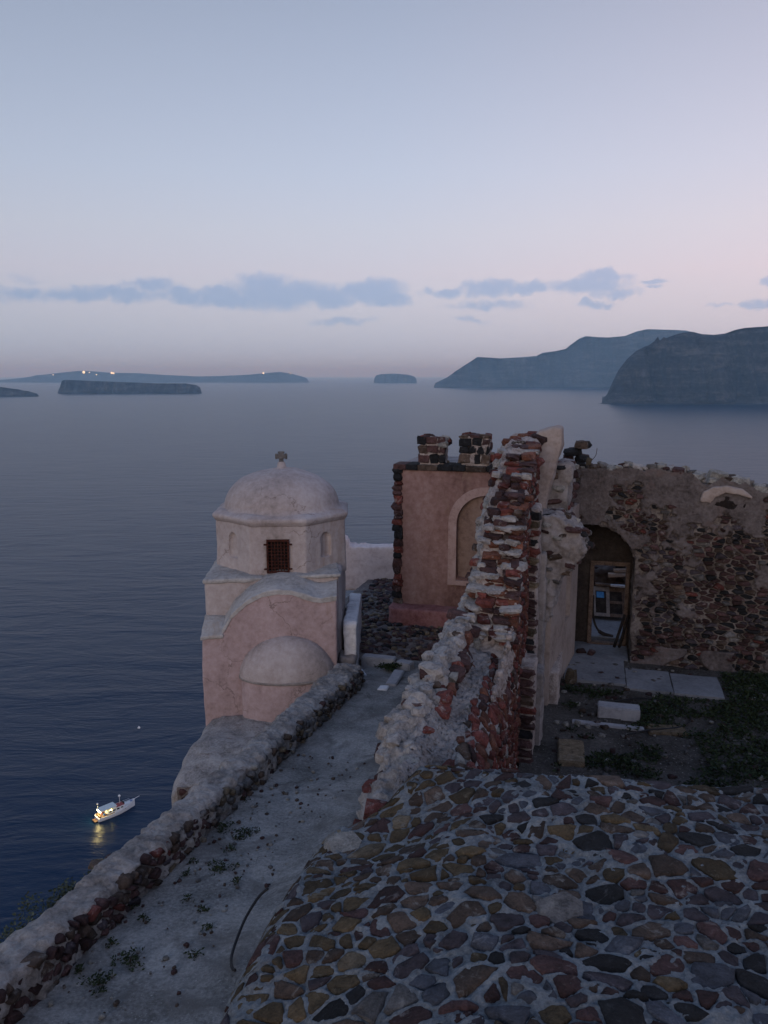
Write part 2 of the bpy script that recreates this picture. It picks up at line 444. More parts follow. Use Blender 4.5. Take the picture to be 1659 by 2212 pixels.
def rough_up(me, layers, seed=0, flt=None):
    """push vertices along their normals by fractal noise; layers: (scale, amplitude)"""
    n = len(me.vertices)
    co = np.empty(n * 3); me.vertices.foreach_get('co', co); co = co.reshape(-1, 3)
    no = np.empty(n * 3); me.vertex_normals.foreach_get('vector', no) if hasattr(me, 'vertex_normals') else me.vertices.foreach_get('normal', no)
    no = no.reshape(-1, 3)
    off = Vector((seed * 7.31, seed * 3.17, seed * 1.91))
    d = np.zeros(n)
    for sc, amp in layers:
        for i in range(n):
            d[i] += amp * noise.noise(Vector(co[i]) * sc + off)
    co = co + no * d[:, None]
    me.vertices.foreach_set('co', co.ravel())
    me.update()
    return me

def plastered(bm, name, voxel=0.04, layers=((1.6, 0.02), (6, 0.008)), seed=0, smooth_it=3):
    """hand-plastered solid: voxel remesh rounds the arrises, noise makes it uneven"""
    bmesh.ops.recalc_face_normals(bm, faces=bm.faces)
    me = bpy.data.meshes.new(name)
    bm.to_mesh(me); bm.free()
    mods = [('REMESH', dict(mode='VOXEL', voxel_size=voxel))]
    if smooth_it:
        mods.append(('SMOOTH', dict(factor=0.5, iterations=smooth_it)))
    me = evaluated(me, mods)
    rough_up(me, layers, seed)
    me.polygons.foreach_set('use_smooth', [True] * len(me.polygons))
    me.name = name
    me.materials.clear()
    return me

# rounded, irregular stone shapes shared by the loose rubble
BLOBS = []
for k in range(9):
    bm = bmesh.new()
    bmesh.ops.create_cube(bm, size=2)
    bmesh.ops.subdivide_edges(bm, edges=bm.edges[:], cuts=1, use_grid_fill=True)
    rr = random.Random(100 + k)
    for v in bm.verts:
        s = v.co.normalized()
        v.co = v.co.lerp(s * 1.18, 0.5)
        v.co += Vector((rr.uniform(-1, 1), rr.uniform(-1, 1), rr.uniform(-1, 1))) * 0.2
    BLOBS.append(bm_mesh(bm, 'rubble_stone', False))
BLOB_MAT = {}
def blob(parent, loc, scale, rot, mat, name='stone', k=None):
    k = RNG.randrange(len(BLOBS)) if k is None else k
    key = (k, mat)
    if key not in BLOB_MAT:
        me = BLOBS[k].copy(); me.materials.append(MATS[mat]); BLOB_MAT[key] = me
    o = link(name, BLOB_MAT[key], None, parent, loc)
    o.scale = scale
    o.rotation_euler = rot
    return o

def merged_blobs(name, items, parent=None):
    """items: (loc, scale, rot, mat, k) joined into one mesh"""
    mats, verts, faces, mi = [], [], [], []
    for loc, sc, rot, mat, k in items:
        me = BLOBS[k]
        M = Matrix.Translation(loc) @ rot.to_matrix().to_4x4() @ Matrix.Diagonal((*sc, 1))
        b0 = len(verts)
        verts += [M @ v.co for v in me.vertices]
        if mat not in mats: mats.append(mat)
        for p in me.polygons:
            faces.append([b0 + i for i in p.vertices]); mi.append(mats.index(mat))
    me = mesh_from(name, verts, faces)
    for m_ in mats: me.materials.append(MATS[m_])
    me.polygons.foreach_set('material_index', mi)
    o = link(name, me, None, parent, kind='stuff')
    return o

def pick_from(weights):
    names = list(weights); tot = sum(weights.values())
    def f(rng):
        x = rng.uniform(0, tot)
        for n_ in names:
            x -= weights[n_]
            if x <= 0: return n_
        return names[-1]
    return f

# ---- fitted rubble masonry: Voronoi cells on any surface s,t -> world
def clip_poly(poly, m, n):
    out = []
    L = len(poly)
    for i in range(L):
        a, b_ = poly[i], poly[(i + 1) % L]
        da = (a[0] - m[0]) * n[0] + (a[1] - m[1]) * n[1]
        db = (b_[0] - m[0]) * n[0] + (b_[1] - m[1]) * n[1]
        if da <= 0: out.append(a)
        if (da < 0 < db) or (db < 0 < da):
            t = da / (da - db)
            out.append((a[0] + (b_[0] - a[0]) * t, a[1] + (b_[1] - a[1]) * t))
    return out

def masonry(parent, mapper, s0, s1, t0, t1, w, h, pick, inside=None, gap=0.03, rise=(0.012, 0.035), sink=0.05, seed=1, maxp=300, nside=9,
            grid=0.03, mortar='mortar', mortar_h=(-0.005, 0.03), mort_noise=0.012, relax=0.35, mort_inside=None, name='stone', rank=None, drop=0.0, wobble=0.10, vary=0.30, chips=0.0, broad=0.0):
    rng = random.Random(seed)
    pts, t, row = [], t0 - 1.5 * h, 0
    while t < t1 + 1.5 * h:
        hh_ = h * rng.uniform(0.75, 1.3)
        s = s0 - w * rng.uniform(0, 1)
        while s < s1 + w:
            ww = w * rng.uniform(0.55, 1.55)
            pts.append((s + ww / 2 + rng.uniform(-1, 1) * w * relax * 0.6, t + hh_ / 2 + rng.uniform(-1, 1) * h * relax))
            s += ww
        t += hh_
    kx = h / w
    q = [(a * kx, c) for a, c in pts]
    QA = np.array(q)
    nq = len(q)
    for _ in range(int(nq * chips)):
        pts.append((rng.uniform(s0, s1), rng.uniform(t0, t1))); q.append((pts[-1][0] * kx, pts[-1][1]))
    QA = np.array(q)
    wt_ = [rng.uniform(-1, 1) * vary if i < nq else -0.9 for i in range(len(q))]
    WA = 1 - np.array(wt_)
    cells = []
    for i, (a, c) in enumerate(q):
        s_, t_ = pts[i]
        if not (s0 <= s_ <= s1 and t0 <= t_ <= t1): continue
        if inside and not inside(s_, t_): continue
        d2 = (QA[:, 0] - a) ** 2 + (QA[:, 1] - c) ** 2
        nb = np.argsort(d2)[1:15]
        poly = [(a - 3 * h, c - 3 * h), (a + 3 * h, c - 3 * h), (a + 3 * h, c + 3 * h), (a - 3 * h, c + 3 * h)]
        for j in nb:
            dx, dy = q[j][0] - a, q[j][1] - c
            l = math.hypot(dx, dy)
            if l < 1e-6: continue
            fr_ = WA[j] / (WA[i] + WA[j])
            poly = clip_poly(poly, (a + dx * fr_, c + dy * fr_), (dx / l, dy / l))
            if len(poly) < 3: break
        if len(poly) < 3: continue
        poly = [(x / kx, y) for x, y in poly]
        # corner cutting, then even resampling
        ch = []
        for k in range(len(poly)):
            p0, p1 = poly[k], poly[(k + 1) % len(poly)]
            ch.append((p0[0] * .84 + p1[0] * .16, p0[1] * .84 + p1[1] * .16))
            ch.append((p0[0] * .16 + p1[0] * .84, p0[1] * .16 + p1[1] * .84))
        rs = [p_ for k, p_ in enumerate(ch) if math.dist(p_, ch[k - 1]) > 0.02 * (w + h)]
        while len(rs) > nside + 2: rs.pop(rng.randrange(len(rs)))
        if len(rs) < 5: continue
        cx = sum(x for x, _ in rs) / len(rs); cy = sum(y for _, y in rs) / len(rs)
        area = abs(sum(rs[k][0] * rs[(k + 1) % len(rs)][1] - rs[(k + 1) % len(rs)][0] * rs[k][1] for k in range(len(rs)))) / 2
        if drop and rng.random() < (drop(cx) if callable(drop) else drop): continue
        size = math.sqrt(area)
        if size < gap * 1.6: continue
        k = max(0.45, 1 - gap / size)
        kj = [k * rng.uniform(1 - wobble, 1 + wobble) for _ in rs]
        r = rng.uniform(*rise)
        tx, ty = rng.uniform(-.12, .12), rng.uniform(-.12, .12)
        verts = []
        for fac, hgt in ((1.04, -sink), (1.0, r * 0.42), (0.84, r * 0.93)):
            for (x, y), kk in zip(rs, kj):
                px, py = cx + (x - cx) * kk * fac, cy + (y - cy) * kk * fac
                verts.append(mapper(px, py, hgt + (0 if hgt < 0 else (px - cx) * tx + (py - cy) * ty + rng.uniform(-.25, .25) * r)))
        n = len(rs)
        faces = []
        for ring in range(2):
            for m_ in range(n):
                a_, b_ = ring * n + m_, ring * n + (m_ + 1) % n
                faces.append((a_, b_, b_ + n, a_ + n))
        faces.append(tuple(range(2 * n, 3 * n)))
        key = area if rank is None else rank(cx, cy, area)
        cells.append((key, verts, faces, pick(cx, cy, rng, size)))
    # orientation of the faces
    e0, e1, e2 = mapper(0.5 * (s0 + s1), 0.5 * (t0 + t1), 0), mapper(0.5 * (s0 + s1) + .01, 0.5 * (t0 + t1), 0), mapper(0.5 * (s0 + s1), 0.5 * (t0 + t1) + .01, 0)
    up = mapper(0.5 * (s0 + s1), 0.5 * (t0 + t1), 0.01) - e0
    flip = (e1 - e0).cross(e2 - e0).dot(up) < 0
    cells.sort(key=lambda c_: -c_[0])
    rest = []
    for i, (key, verts, faces, mat) in enumerate(cells):
        # cell polygons run counter-clockwise in (s, t)
        ff = [f[::-1] for f in faces] if flip else faces
        if i < maxp:
            link(name, mesh_from(name, verts, ff), mat, parent)
        else:
            rest.append((verts, ff, mat))
    if rest:
        V, Fc, mi, mats = [], [], [], []
        for verts, ff, mat in rest:
            if mat not in mats: mats.append(mat)
            b0 = len(V); V += verts
            for f in ff:
                Fc.append([b0 + x for x in f]); mi.append(mats.index(mat))
        me = mesh_from('small_' + name + 's', V, Fc)
        for m_ in mats: me.materials.append(MATS[m_])
        me.polygons.foreach_set('material_index', mi)
        link('small_' + name + 's', me, None, parent, kind='stuff')
    # mortar bed: swells along the joints, sinks under the stones
    if mortar:
        ns, nt_ = max(2, int((s1 - s0) / grid)), max(2, int((t1 - t0) / grid))
        gs = np.linspace(s0, s1, ns + 1); gt = np.linspace(t0, t1, nt_ + 1)
        GS, GT = np.meshgrid(gs, gt)
        P_ = np.stack([GS.ravel() * kx, GT.ravel()], 1)
        d1 = np.empty(len(P_)); dd = np.empty(len(P_))
        for a in range(0, len(P_), 4000):
            D = np.sqrt(((P_[a:a + 4000, None, :] - QA[None]) ** 2).sum(2)) * WA[None]
            D.partition(1, axis=1)
            d1[a:a + 4000] = D[:, 0]; dd[a:a + 4000] = D[:, 1] - D[:, 0]
        edge = np.clip(1 - dd / (h * 0.32), 0, 1)
        H = mortar_h[0] + (mortar_h[1] - mortar_h[0]) * edge ** 1.3
        mi_ = mort_inside or inside
        verts, idx = [], {}
        faces = []
        def vid(i, j):
            k = j * (ns + 1) + i
            if k not in idx:
                s_, t_ = GS[j, i], GT[j, i]
                nz = noise.noise(Vector((s_ * 9, t_ * 9, seed))) * mort_noise + noise.noise(Vector((s_ * 28, t_ * 28, seed + 5.5))) * mort_noise * 0.5 + noise.noise(Vector((s_ * 2.3, t_ * 2.3, seed + 9.1))) * broad
                idx[k] = len(verts)
                verts.append(mapper(s_, t_, H[k] + nz))
            return idx[k]
        for j in range(nt_):
            for i in range(ns):
                if mi_ and not mi_(0.5 * (gs[i] + gs[i + 1]), 0.5 * (gt[j] + gt[j + 1])): continue
                f = (vid(i, j), vid(i + 1, j), vid(i + 1, j + 1), vid(i, j + 1))
                faces.append(f[::-1] if flip else f)
        if faces:
            link('mortar_bed', mesh_from('mortar_bed', verts, faces), mortar, parent)
    return len(cells)

def scatter_on(parent, me, n, pick, size, seed, flt=None, embed=0.35, flat=0.6, yaw=PHI, name='stone', spacing=0.0, yawvar=0.5):
    """bed rubble stones into the surface of a core mesh"""
    rng = random.Random(seed)
    polys = [p for p in me.polygons if (flt is None or flt(p.center, p.normal))]
    cum = np.cumsum([p.area for p in polys])
    done = []
    tries = 0
    while len(done) < n and tries < n * 12:
        tries += 1
        p = polys[int(np.searchsorted(cum, rng.uniform(0, cum[-1])))]
        if any((p.center - d).length < spacing for d in done): continue
        a = rng.uniform(*size)
        sc = (a * rng.uniform(0.85, 1.5), a * rng.uniform(0.8, 1.2), a * flat * rng.uniform(0.75, 1.3))
        loc = p.center - p.normal * (a * embed)
        blob(parent, loc, sc, (rng.uniform(-.25, .25), rng.uniform(-.25, .25), -yaw + rng.uniform(-yawvar, yawvar)), pick(rng), name, rng.randrange(len(BLOBS)))
        done.append(p.center.copy())
    return len(done)

def tube(pts, r, n=8, name='tube'):
    V, Fc = [], []
    pts = [Vector(p) for p in pts]
    for i, p in enumerate(pts):
        d = (pts[min(i + 1, len(pts) - 1)] - pts[max(i - 1, 0)]).normalized()
        a = d.cross(Vector((0, 0, 1)))
        a = a.normalized() if a.length > 1e-3 else Vector((1, 0, 0))
        c = d.cross(a)
        rr = r[i] if isinstance(r, (list, tuple)) else r
        for k in range(n):
            t = 2 * math.pi * k / n
            V.append(p + a * math.cos(t) * rr + c * math.sin(t) * rr)
    for i in range(len(pts) - 1):
        for k in range(n):
            Fc.append((i * n + k, i * n + (k + 1) % n, (i + 1) * n + (k + 1) % n, (i + 1) * n + k))
    Fc.append(tuple(range(n))[::-1]); Fc.append(tuple((len(pts) - 1) * n + k for k in range(n)))
    return mesh_from(name, V, Fc)

def spline(pts, k=8):
    out = []
    P_ = [Vector(p) for p in pts]
    for i in range(len(P_) - 1):
        a, b_, c, d = P_[max(i - 1, 0)], P_[i], P_[i + 1], P_[min(i + 2, len(P_) - 1)]
        for j in range(k):
            t = j / k
            out.append(0.5 * (2 * b_ + (c - a) * t + (2 * a - 5 * b_ + 4 * c - d) * t * t + (3 * b_ - a - 3 * c + d) * t ** 3))
    out.append(P_[-1])
    return out

def sstep(a, b_, x):
    t = min(1, max(0, (x - a) / (b_ - a)))
    return t * t * (3 - 2 * t)

def lerp_list(tab, x):
    if x <= tab[0][0]: return tab[0][1]
    for (x0, y0), (x1, y1) in zip(tab, tab[1:]):
        if x <= x1: return y0 + (y1 - y0) * (x - x0) / (x1 - x0)
    return tab[-1][1]

# ================================================================== SETTING: sea, islands, headlands, air
def lin(x0, x1, n):
    return [x0 + (x1 - x0) * i / (n - 1) for i in range(n)]

BIG = 60000.0
sea = link('sea', mesh_from('sea', [(-BIG, -4000, SEA), (BIG, -4000, SEA), (BIG, BIG, SEA), (-BIG, BIG, SEA)], [(0, 1, 2, 3)], False), 'sea_water', kind='structure')

def px_at(x, Y):
    """world X of photograph column x at distance Y near the horizon"""
    return (x - 829.5) / 1672 * Y * 0.985

def px_z(y, Y):
    e = (y - 1106) / 1672
    return Y * (-math.sin(PITCH) - e * math.cos(PITCH)) / (math.cos(PITCH) - e * math.sin(PITCH))

def island(name, sil, Y, depth, steep, seed, rough, nx=160, ny=26, bend=0.0):
    """a ridge of land: front cliff rising to the skyline, gentle slope behind"""
    xs = lin(sil[0][0], sil[-1][0], nx)
    V, Fc = [], []
    for j in range(ny):
        t = j / (ny - 1)
        for i, x in enumerate(xs):
            top = px_z(lerp_list(sil, x), Y + steep) - SEA
            front = sstep(0, 1, min(1, t / 0.38)) if t < 0.38 else 1 - 0.9 * ((t - 0.38) / 0.62) ** 1.5
            yy = Y + (steep * (t / 0.38) if t < 0.38 else steep + depth * (t - 0.38) / 0.62) + bend * (x - sil[0][0])
            X = px_at(x, yy)                                     # the coast widens inland
            g = Vector((X / rough, yy / rough, seed))
            amp = noise.fractal(g, 1.0, 2.0, 5)
            gul = noise.ridged_multi_fractal(Vector((X / rough * 1.7, yy / rough * 0.5, seed + 3)), 1.0, 2.0, 4, 1.0, 2.0)
            z = top * front
            if 0.03 < t < 0.36: z = min(z * (1 + 0.22 * amp), top * 0.97); yy += rough * 0.34 * (gul - 1)
            elif t >= 0.36 and t < 0.40: z *= 1 + 0.008 * amp
            else: z = min(z * (1 + 0.08 * amp), top * 0.985)
            if i in (0, nx - 1): z *= 0.0
            V.append((X, yy, SEA - 4 + max(0, z + 4)))
    for j in range(ny - 1):
        for i in range(nx - 1):
            a = j * nx + i
            Fc.append((a, a + 1, a + nx + 1, a + nx))
    return link(name, mesh_from(name, V, Fc), 'island_rock', kind='structure')

# skylines in photograph units
near_sil = [(1303, 868), (1312, 855), (1322, 830), (1335, 800), (1352, 776), (1372, 757), (1390, 748), (1402, 744), (1412, 735), (1416, 727), (1421, 736),
            (1428, 728), (1434, 730), (1450, 724), (1470, 718), (1490, 716), (1510, 721), (1535, 723), (1560, 720), (1580, 713), (1600, 709), (1640, 706), (1680, 702), (1800, 696), (2000, 690)]
island('headland', near_sil, 3050, 900, 170, 3.3, 260, nx=340, ny=44)
far_sil = [(938, 829), (948, 824), (956, 820), (966, 815), (980, 805), (1000, 791), (1020, 778), (1030, 771), (1048, 772), (1080, 774), (1120, 772), (1158, 769), (1170, 762), (1200, 758), (1226, 752),
           (1236, 740), (1248, 731), (1262, 726), (1285, 728), (1310, 729), (1345, 726), (1370, 716), (1392, 711), (1430, 712), (1475, 714), (1520, 724), (1600, 745), (1700, 760)]
island('headland', far_sil, 7000, 2000, 350, 9.1, 600, nx=340, ny=44)
island('island', [(807, 821), (812, 811), (822, 808), (850, 807), (880, 809), (895, 813), (901, 820)], 11500, 500, 150, 4.2, 300, nx=60)
island('island', [(122, 845), (127, 838), (133, 822), (140, 820), (180, 822), (260, 825), (340, 828), (400, 828), (424, 832), (434, 839)], 4850, 350, 60, 6.4, 160, nx=120)
island('island', [(-160, 838), (-60, 834), (0, 836), (40, 842), (62, 846), (80, 851)], 4150, 260, 60, 2.4, 160, nx=90)
far_isl = [(-200, 830), (-60, 824), (0, 821), (50, 816), (90, 810), (130, 805), (170, 801), (205, 802), (240, 805), (300, 806), (360, 810), (430, 813), (480, 812), (540, 809), (580, 805), (605, 803), (630, 807), (655, 814), (668, 819)]
isl = island('island', far_isl, 12300, 1600, 500, 5.7, 700, nx=150)
for i, (x, y) in enumerate([(82, 814.5), (186, 805), (213, 810), (246, 806.5), (250, 807), (571, 807), (629, 807.5), (120, 810.5), (198, 805.5)]):
    Y = 12700
    s = (15, 22, 10, 18, 14, 15, 9, 8, 9)[i]
    bm = bmesh.new()
    bmesh.ops.create_icosphere(bm, subdivisions=1, radius=s, matrix=Matrix.Translation((px_at(x, Y), Y - 90, px_z(y, Y) + 6)))
    link('village_light', bm_mesh(bm, 'village_light'), 'village_lamp', isl)

# evening haze over the caldera
bm = bmesh.new()
box_bm(bm, [(-BIG - 40, -4100, SEA - 8), (BIG + 40, -4100, SEA - 8), (BIG + 40, BIG + 40, SEA - 8), (-BIG - 40, BIG + 40, SEA - 8),
            (-BIG - 40, -4100, 440), (BIG + 40, -4100, 440), (BIG + 40, BIG + 40, 440), (-BIG - 40, BIG + 40, 440)])
hz = link('haze', bm_mesh(bm, 'haze'), kind='stuff')
hm = bpy.data.materials.new('haze_air'); hm.use_nodes = True
ht = hm.node_tree; ht.nodes.clear()
pv = N(ht, 'ShaderNodeVolumePrincipled')
pv.inputs['Color'].default_value = (0.42, 0.72, 1.0, 1)
pv.inputs['Absorption Color'].default_value = (1, 1, 1, 1)
pv.inputs['Density'].default_value = 0.00008
pv.inputs['Anisotropy'].default_value = -0.1
hmo = N(ht, 'ShaderNodeOutputMaterial'); ht.links.new(pv.outputs[0], hmo.inputs['Volume'])
hz.data.materials.append(hm)

# ================================================================== SETTING: the rock spur and its ground
FOOT = [(-2.75, 1.0), (-2.95, 4.0), (-4.1, 6.2), (-4.2, 8.2), (-2.95, 9.4), (-2.9, 10.6), (-3.1, 12.6), (-3.1, 14.2), (-3.3, 18.5), (-1.6, 23.6), (9, 26.5), (30, 24), (34, -6), (-1.5, -6)]
def foot_dist(X, Y):
    best = np.full(X.shape, 1e9); ins = np.zeros(X.shape, bool)
    n = len(FOOT)
    for i in range(n):
        (x0, y0), (x1, y1) = FOOT[i], FOOT[(i + 1) % n]
        dx, dy = x1 - x0, y1 - y0
        t = np.clip(((X - x0) * dx + (Y - y0) * dy) / (dx * dx + dy * dy), 0, 1)
        best = np.minimum(best, np.hypot(X - x0 - t * dx, Y - y0 - t * dy))
        c = ((y0 > Y) != (y1 > Y)) & (X < (x1 - x0) * (Y - y0) / (y1 - y0 + 1e-12) + x0)
        ins ^= c
    return np.where(ins, -best, best)
gx = np.concatenate([np.linspace(-75, -8, 34), np.linspace(-7.6, 36, 110), np.linspace(38, 110, 28)])
gy = np.concatenate([np.linspace(-80, -8, 30), np.linspace(-7.5, 30, 95), np.linspace(32, 105, 34)])
GX, GY = np.meshgrid(gx, gy)
FD = foot_dist(GX, GY)
V, Fc = [], []
for j in range(len(gy)):
    for i in range(len(gx)):
        d = FD[j, i]
        x, y = gx[i], gy[j]
        if d <= 0:
            z = -7.0
        else:
            k = 1 + 0.35 * noise.fractal(Vector((x / 9, y / 9, 1.7)), 1.0, 2.0, 5)
            z = -7.0 - d * 2.3 * k - 0.5 * min(1, d) + 0.5 * min(d, 2) * noise.noise(Vector((x, y, 4)))
        V.append((x, y, max(z, SEA - 5)))
nx = len(gx)
for j in range(len(gy) - 1):
    for i in range(nx - 1):
        a = j * nx + i
        Fc.append((a, a + 1, a + nx + 1, a + nx))
link('cliff_terrain', mesh_from('cliff_terrain', V, Fc), 'cliff_rock', kind='structure')

def sheet(name, poly_in, s0, s1, t0, t1, zf, grid, mat, amp, fr=C, seed=0, depth=0.0):
    """uneven ground sheet in the castle frame; poly_in(s,t) limits it"""
    ns, nt_ = int((s1 - s0) / grid), int((t1 - t0) / grid)
    V, Fc, idx = [], [], {}
    def vid(i, j):
        if (i, j) not in idx:
            s_, t_ = s0 + (s1 - s0) * i / ns, t0 + (t1 - t0) * j / nt_
            z = zf(s_, t_)
            z += amp * noise.fractal(Vector((s_ * 1.3, t_ * 1.3, seed)), 1.0, 2.0, 4) + amp * 0.35 * noise.noise(Vector((s_ * 9, t_ * 9, seed)))
            idx[(i, j)] = len(V); V.append(fr(s_, t_, z))
        return idx[(i, j)]
    for j in range(nt_):
        for i in range(ns):
            if poly_in is None or poly_in(s0 + (s1 - s0) * (i + .5) / ns, t0 + (t1 - t0) * (j + .5) / nt_):
                Fc.append((vid(i, j), vid(i + 1, j), vid(i + 1, j + 1), vid(i, j + 1)))
    return link(name, mesh_from(name, V, Fc), mat, kind='structure')

def path_z(u, v):
    y = -u * SF + v * CF
    return -4.1 - 0.115 * y
sheet('path', None, -4.2, -2.0, 1.5, 15.0, lambda u, v: path_z(u, v) + 0.10 * sstep(-2.9, -2.45, u), 0.06, 'path_concrete', 0.022, seed=2.2)
def rub_z(u, v):
    return lerp_list([(14.8, path_z(-3, 15) - 0.05), (17, -5.98), (24, -6.05)], v)
sheet('rubble_ground', None, -6.3, -1.6, 14.9, 24.0, rub_z, 0.08, 'rubble_soil', 0.035, seed=7.7)
sheet('courtyard_ground', None, -0.95, 12.0, 6.0, 27.0, lambda u, v: -6.6, 0.09, 'court_soil', 0.05, seed=3.1)
# slabs laid in front of the arch
pv_ = thing('courtyard_paving', C(0.6, 17.0, -6.58), 'grey concrete paving slabs leading to the arched doorway', 'paving')
for u0, u1, v0, v1 in [(-0.35, 0.95, 16.6, 18.1), (0.97, 1.9, 16.4, 17.6), (1.92, 2.9, 16.35, 17.5), (-0.2, 1.05, 18.12, 19.3), (-0.2, 1.3, 19.65, 21.2)]:
    bm = bmesh.new()
    cbox(bm, u0, u1, v0, v1, -6.75, -6.555 + RNG.uniform(-.012, .012))
    bmesh.ops.subdivide_edges(bm, edges=bm.edges[:], cuts=5, use_grid_fill=True)
    me = bm_mesh(bm, 'slab', False)
    rough_up(me, ((2.5, 0.02),), 5)
    link('slab', me, 'court_slab', pv_)

# ================================================================== the stone-paved roof terrace in the foreground
def roof_z(x, y):
    z = -3.62 - 0.52 * sstep(0.9, -1.1, x) - 0.05 * (x - 1.5) * 0.3
    z -= 0.16 * math.exp(-((x - 0.1) / 0.55) ** 2 - ((y - 6.2) / 0.6) ** 2)       # hollow behind the ragged wall
    z -= 0.10 * math.exp(-((x - 0.9) / 0.6) ** 2 - ((y - 6.2) / 0.8) ** 2)
    z += 0.10 * noise.fractal(Vector((x * 0.7, y * 0.7, 2.0)), 1.0, 2.0, 3)
    return z
def roof_left(y):
    return lerp_list([(2.0, -1.85), (3.9, -1.42), (5.0, -1.2), (5.9, -0.98), (6.6, -0.74), (7.3, -0.45)], y)
def roof_far(x):
    return lerp_list([(-1.2, 6.2), (-0.7, 6.4), (-0.35, 6.5), (0.0, 6.7), (0.35, 7.1), (0.9, 7.0), (1.6, 6.75), (2.4, 6.66), (3.4, 6.66), (6, 6.6)], x)
def roof_map(s, t, h):
    e = 0.02
    dl = s - roof_left(t)
    z = roof_z(s, t)
    if dl < 0.45: z -= 0.85 * ((0.45 - dl) / 0.45) ** 2.2                           # rolls over to the path
    df = roof_far(s) - t
    if df < 0.25: z -= 0.10 * ((0.25 - df) / 0.25) ** 2
    nrm = Vector(((roof_z(s - e, t) - roof_z(s + e, t)) / (2 * e), (roof_z(s, t - e) - roof_z(s, t + e)) / (2 * e), 1)).normalized()
    if dl < 0.45: nrm = (nrm + Vector((-1.3 * (0.45 - dl) / 0.45, 0, 0))).normalized()
    return Vector((s, t, z)) + nrm * h
def roof_in(s, t):
    return roof_left(t) - 0.06 < s and t < roof_far(s)
pal_o = pick_from({'stone_ochre': 6, 'stone_brown': 4, 'stone_tan': 0.5, 'stone_maroon': 1.2, 'stone_purple': 0.6})
pal_r = pick_from({'stone_slate': 2.6, 'stone_purple': 2.6, 'stone_maroon': 2.0, 'stone_brown': 2.4, 'stone_ochre': 2.2, 'stone_black': 1.0, 'stone_grey': 0.6})
pal_b = pick_from({'stone_slate': 2.4, 'stone_purple': 2.6, 'stone_maroon': 2.6, 'stone_brown': 1.8, 'stone_black': 2.0, 'stone_ochre': 0.8, 'stone_grey': 0.5})
def roof_pick(s, t, rng, size):
    k = noise.noise(Vector((s * 0.9, t * 0.9, 8))) * 0.6
    if t < 4.5 + k * 0.6: return pal_b(rng)
    if s + k < 0.55: return pal_o(rng)
    return pal_r(rng)
terrace = thing('roof_terrace', (1.5, 5, -3.7), 'rough roof terrace of ochre, slate and maroon stones set in grey mortar', 'roof terrace')
masonry(terrace, roof_map, -1.8, 4.7, 2.4, 7.4, 0.185, 0.15, roof_pick, roof_in, gap=0.022, rise=(-0.002, 0.022), sink=0.06, seed=21, maxp=300, nside=9, chips=0.28,
        grid=0.016, mortar='terrace_mortar', mortar_h=(-0.014, 0.010), mort_noise=0.026, relax=0.5, vary=0.5, wobble=0.14, broad=0.016, mort_inside=lambda s, t: roof_left(t) - 0.1 < s and t < roof_far(s) + .03,
        rank=lambda x, y, a: a / (x * x + y * y + 13) if abs(x) < 0.62 * y + 0.3 and y > 3.3 else -1)
# body of the terrace below its skin
bm = bmesh.new()
edge = [(roof_left(t), t) for t in lin(2.2, 6.8, 10)] + [(s, roof_far(s)) for s in lin(-0.4, 4.9, 10)] + [(4.9, 2.2)]
prism(bm, edge, lambda a, c: Vector((a + (0.05 if a < 0 else 0), c - 0.12, -6.9)), lambda a, c: Vector((a + (0.05 if a < 0 else 0), c - 0.12, min(roof_map(min(a, 4.7) + 0.02, c - 0.05, -0.1).z, roof_z(min(a, 4.7), c)) - 0.12)))
link('terrace_body', bm_mesh(bm, 'terrace_body'), 'dark_mortar', terrace)
# far side of the terrace, facing the courtyard
# pale patch stone and lime smear
for (x, y, sx, sy, rz, mt) in [(-0.36, 6.15, 0.15, 0.13, 0.3, 'stone_pale'), (1.22, 4.82, 0.17, 0.12, 0.5, 'stone_grey')]:
    z = roof_map(x, y, 0).z
    blob(terrace, (x, y, z - 0.012), (sx, sy, 0.045), (0.12, 0.05, rz), mt, 'stone', 3)

# ================================================================== low parapet wall beside the path
PV0, PV1 = 2.6, 13.15
par = thing('parapet_wall', C(-4.1, 8, path_z(-4, 8)), 'low rubble parapet wall with pale mortar top along the sloping path', 'wall')
def par_out(v): return lerp_list([(2.6, -4.30), (5, -4.28), (8, -4.25), (10, -4.28), (13.2, -4.46)], v)
bm = bmesh.new()
vs = lin(PV0, PV1, 60)
secs = []
for v in vs:
    zt = path_z(-4, v) + 0.35 + 0.03 * noise.noise(Vector((v * 1.3, 0, 0)))
    inn = -3.93 + 0.03 * noise.noise(Vector((v * 1.1, 5, 0)))
    secs.append([C(inn + 0.04, v, path_z(-4, v) - 0.3), C(inn, v, zt - 0.03), C(inn - 0.06, v, zt), C(par_out(v) + 0.05, v, zt + 0.02), C(par_out(v), v, zt - 0.03), C(par_out(v) - 0.15, v, path_z(-4, v) - 1.3)])
rows = [[bm.verts.new(p_) for p_ in s_] for s_ in secs]
for a, c in zip(rows, rows[1:]):
    for i in range(6):
        bm.faces.new([a[i], a[(i + 1) % 6], c[(i + 1) % 6], c[i]])
bm.faces.new(rows[0]); bm.faces.new(rows[-1][::-1])
me = plastered(bm, 'wall_core', 0.028, ((2.2, 0.05), (7, 0.04), (16, 0.03), (34, 0.014)), 3, 1)
link('wall_core', me, 'parapet_mortar', par)
pal_par = pick_from({'stone_grey': 4, 'stone_brown': 2.5, 'stone_tan': 2.2, 'stone_maroon': 1.0, 'stone_pale': 1.2})
pal_parn = pick_from({'stone_maroon': 5, 'stone_brown': 3.5, 'stone_red': 0.6, 'stone_purple': 1})
def par_pick(s, t, rng, size): return pal_parn(rng) if s < 6.8 + rng.uniform(-.8, .8) else pal_par(rng)
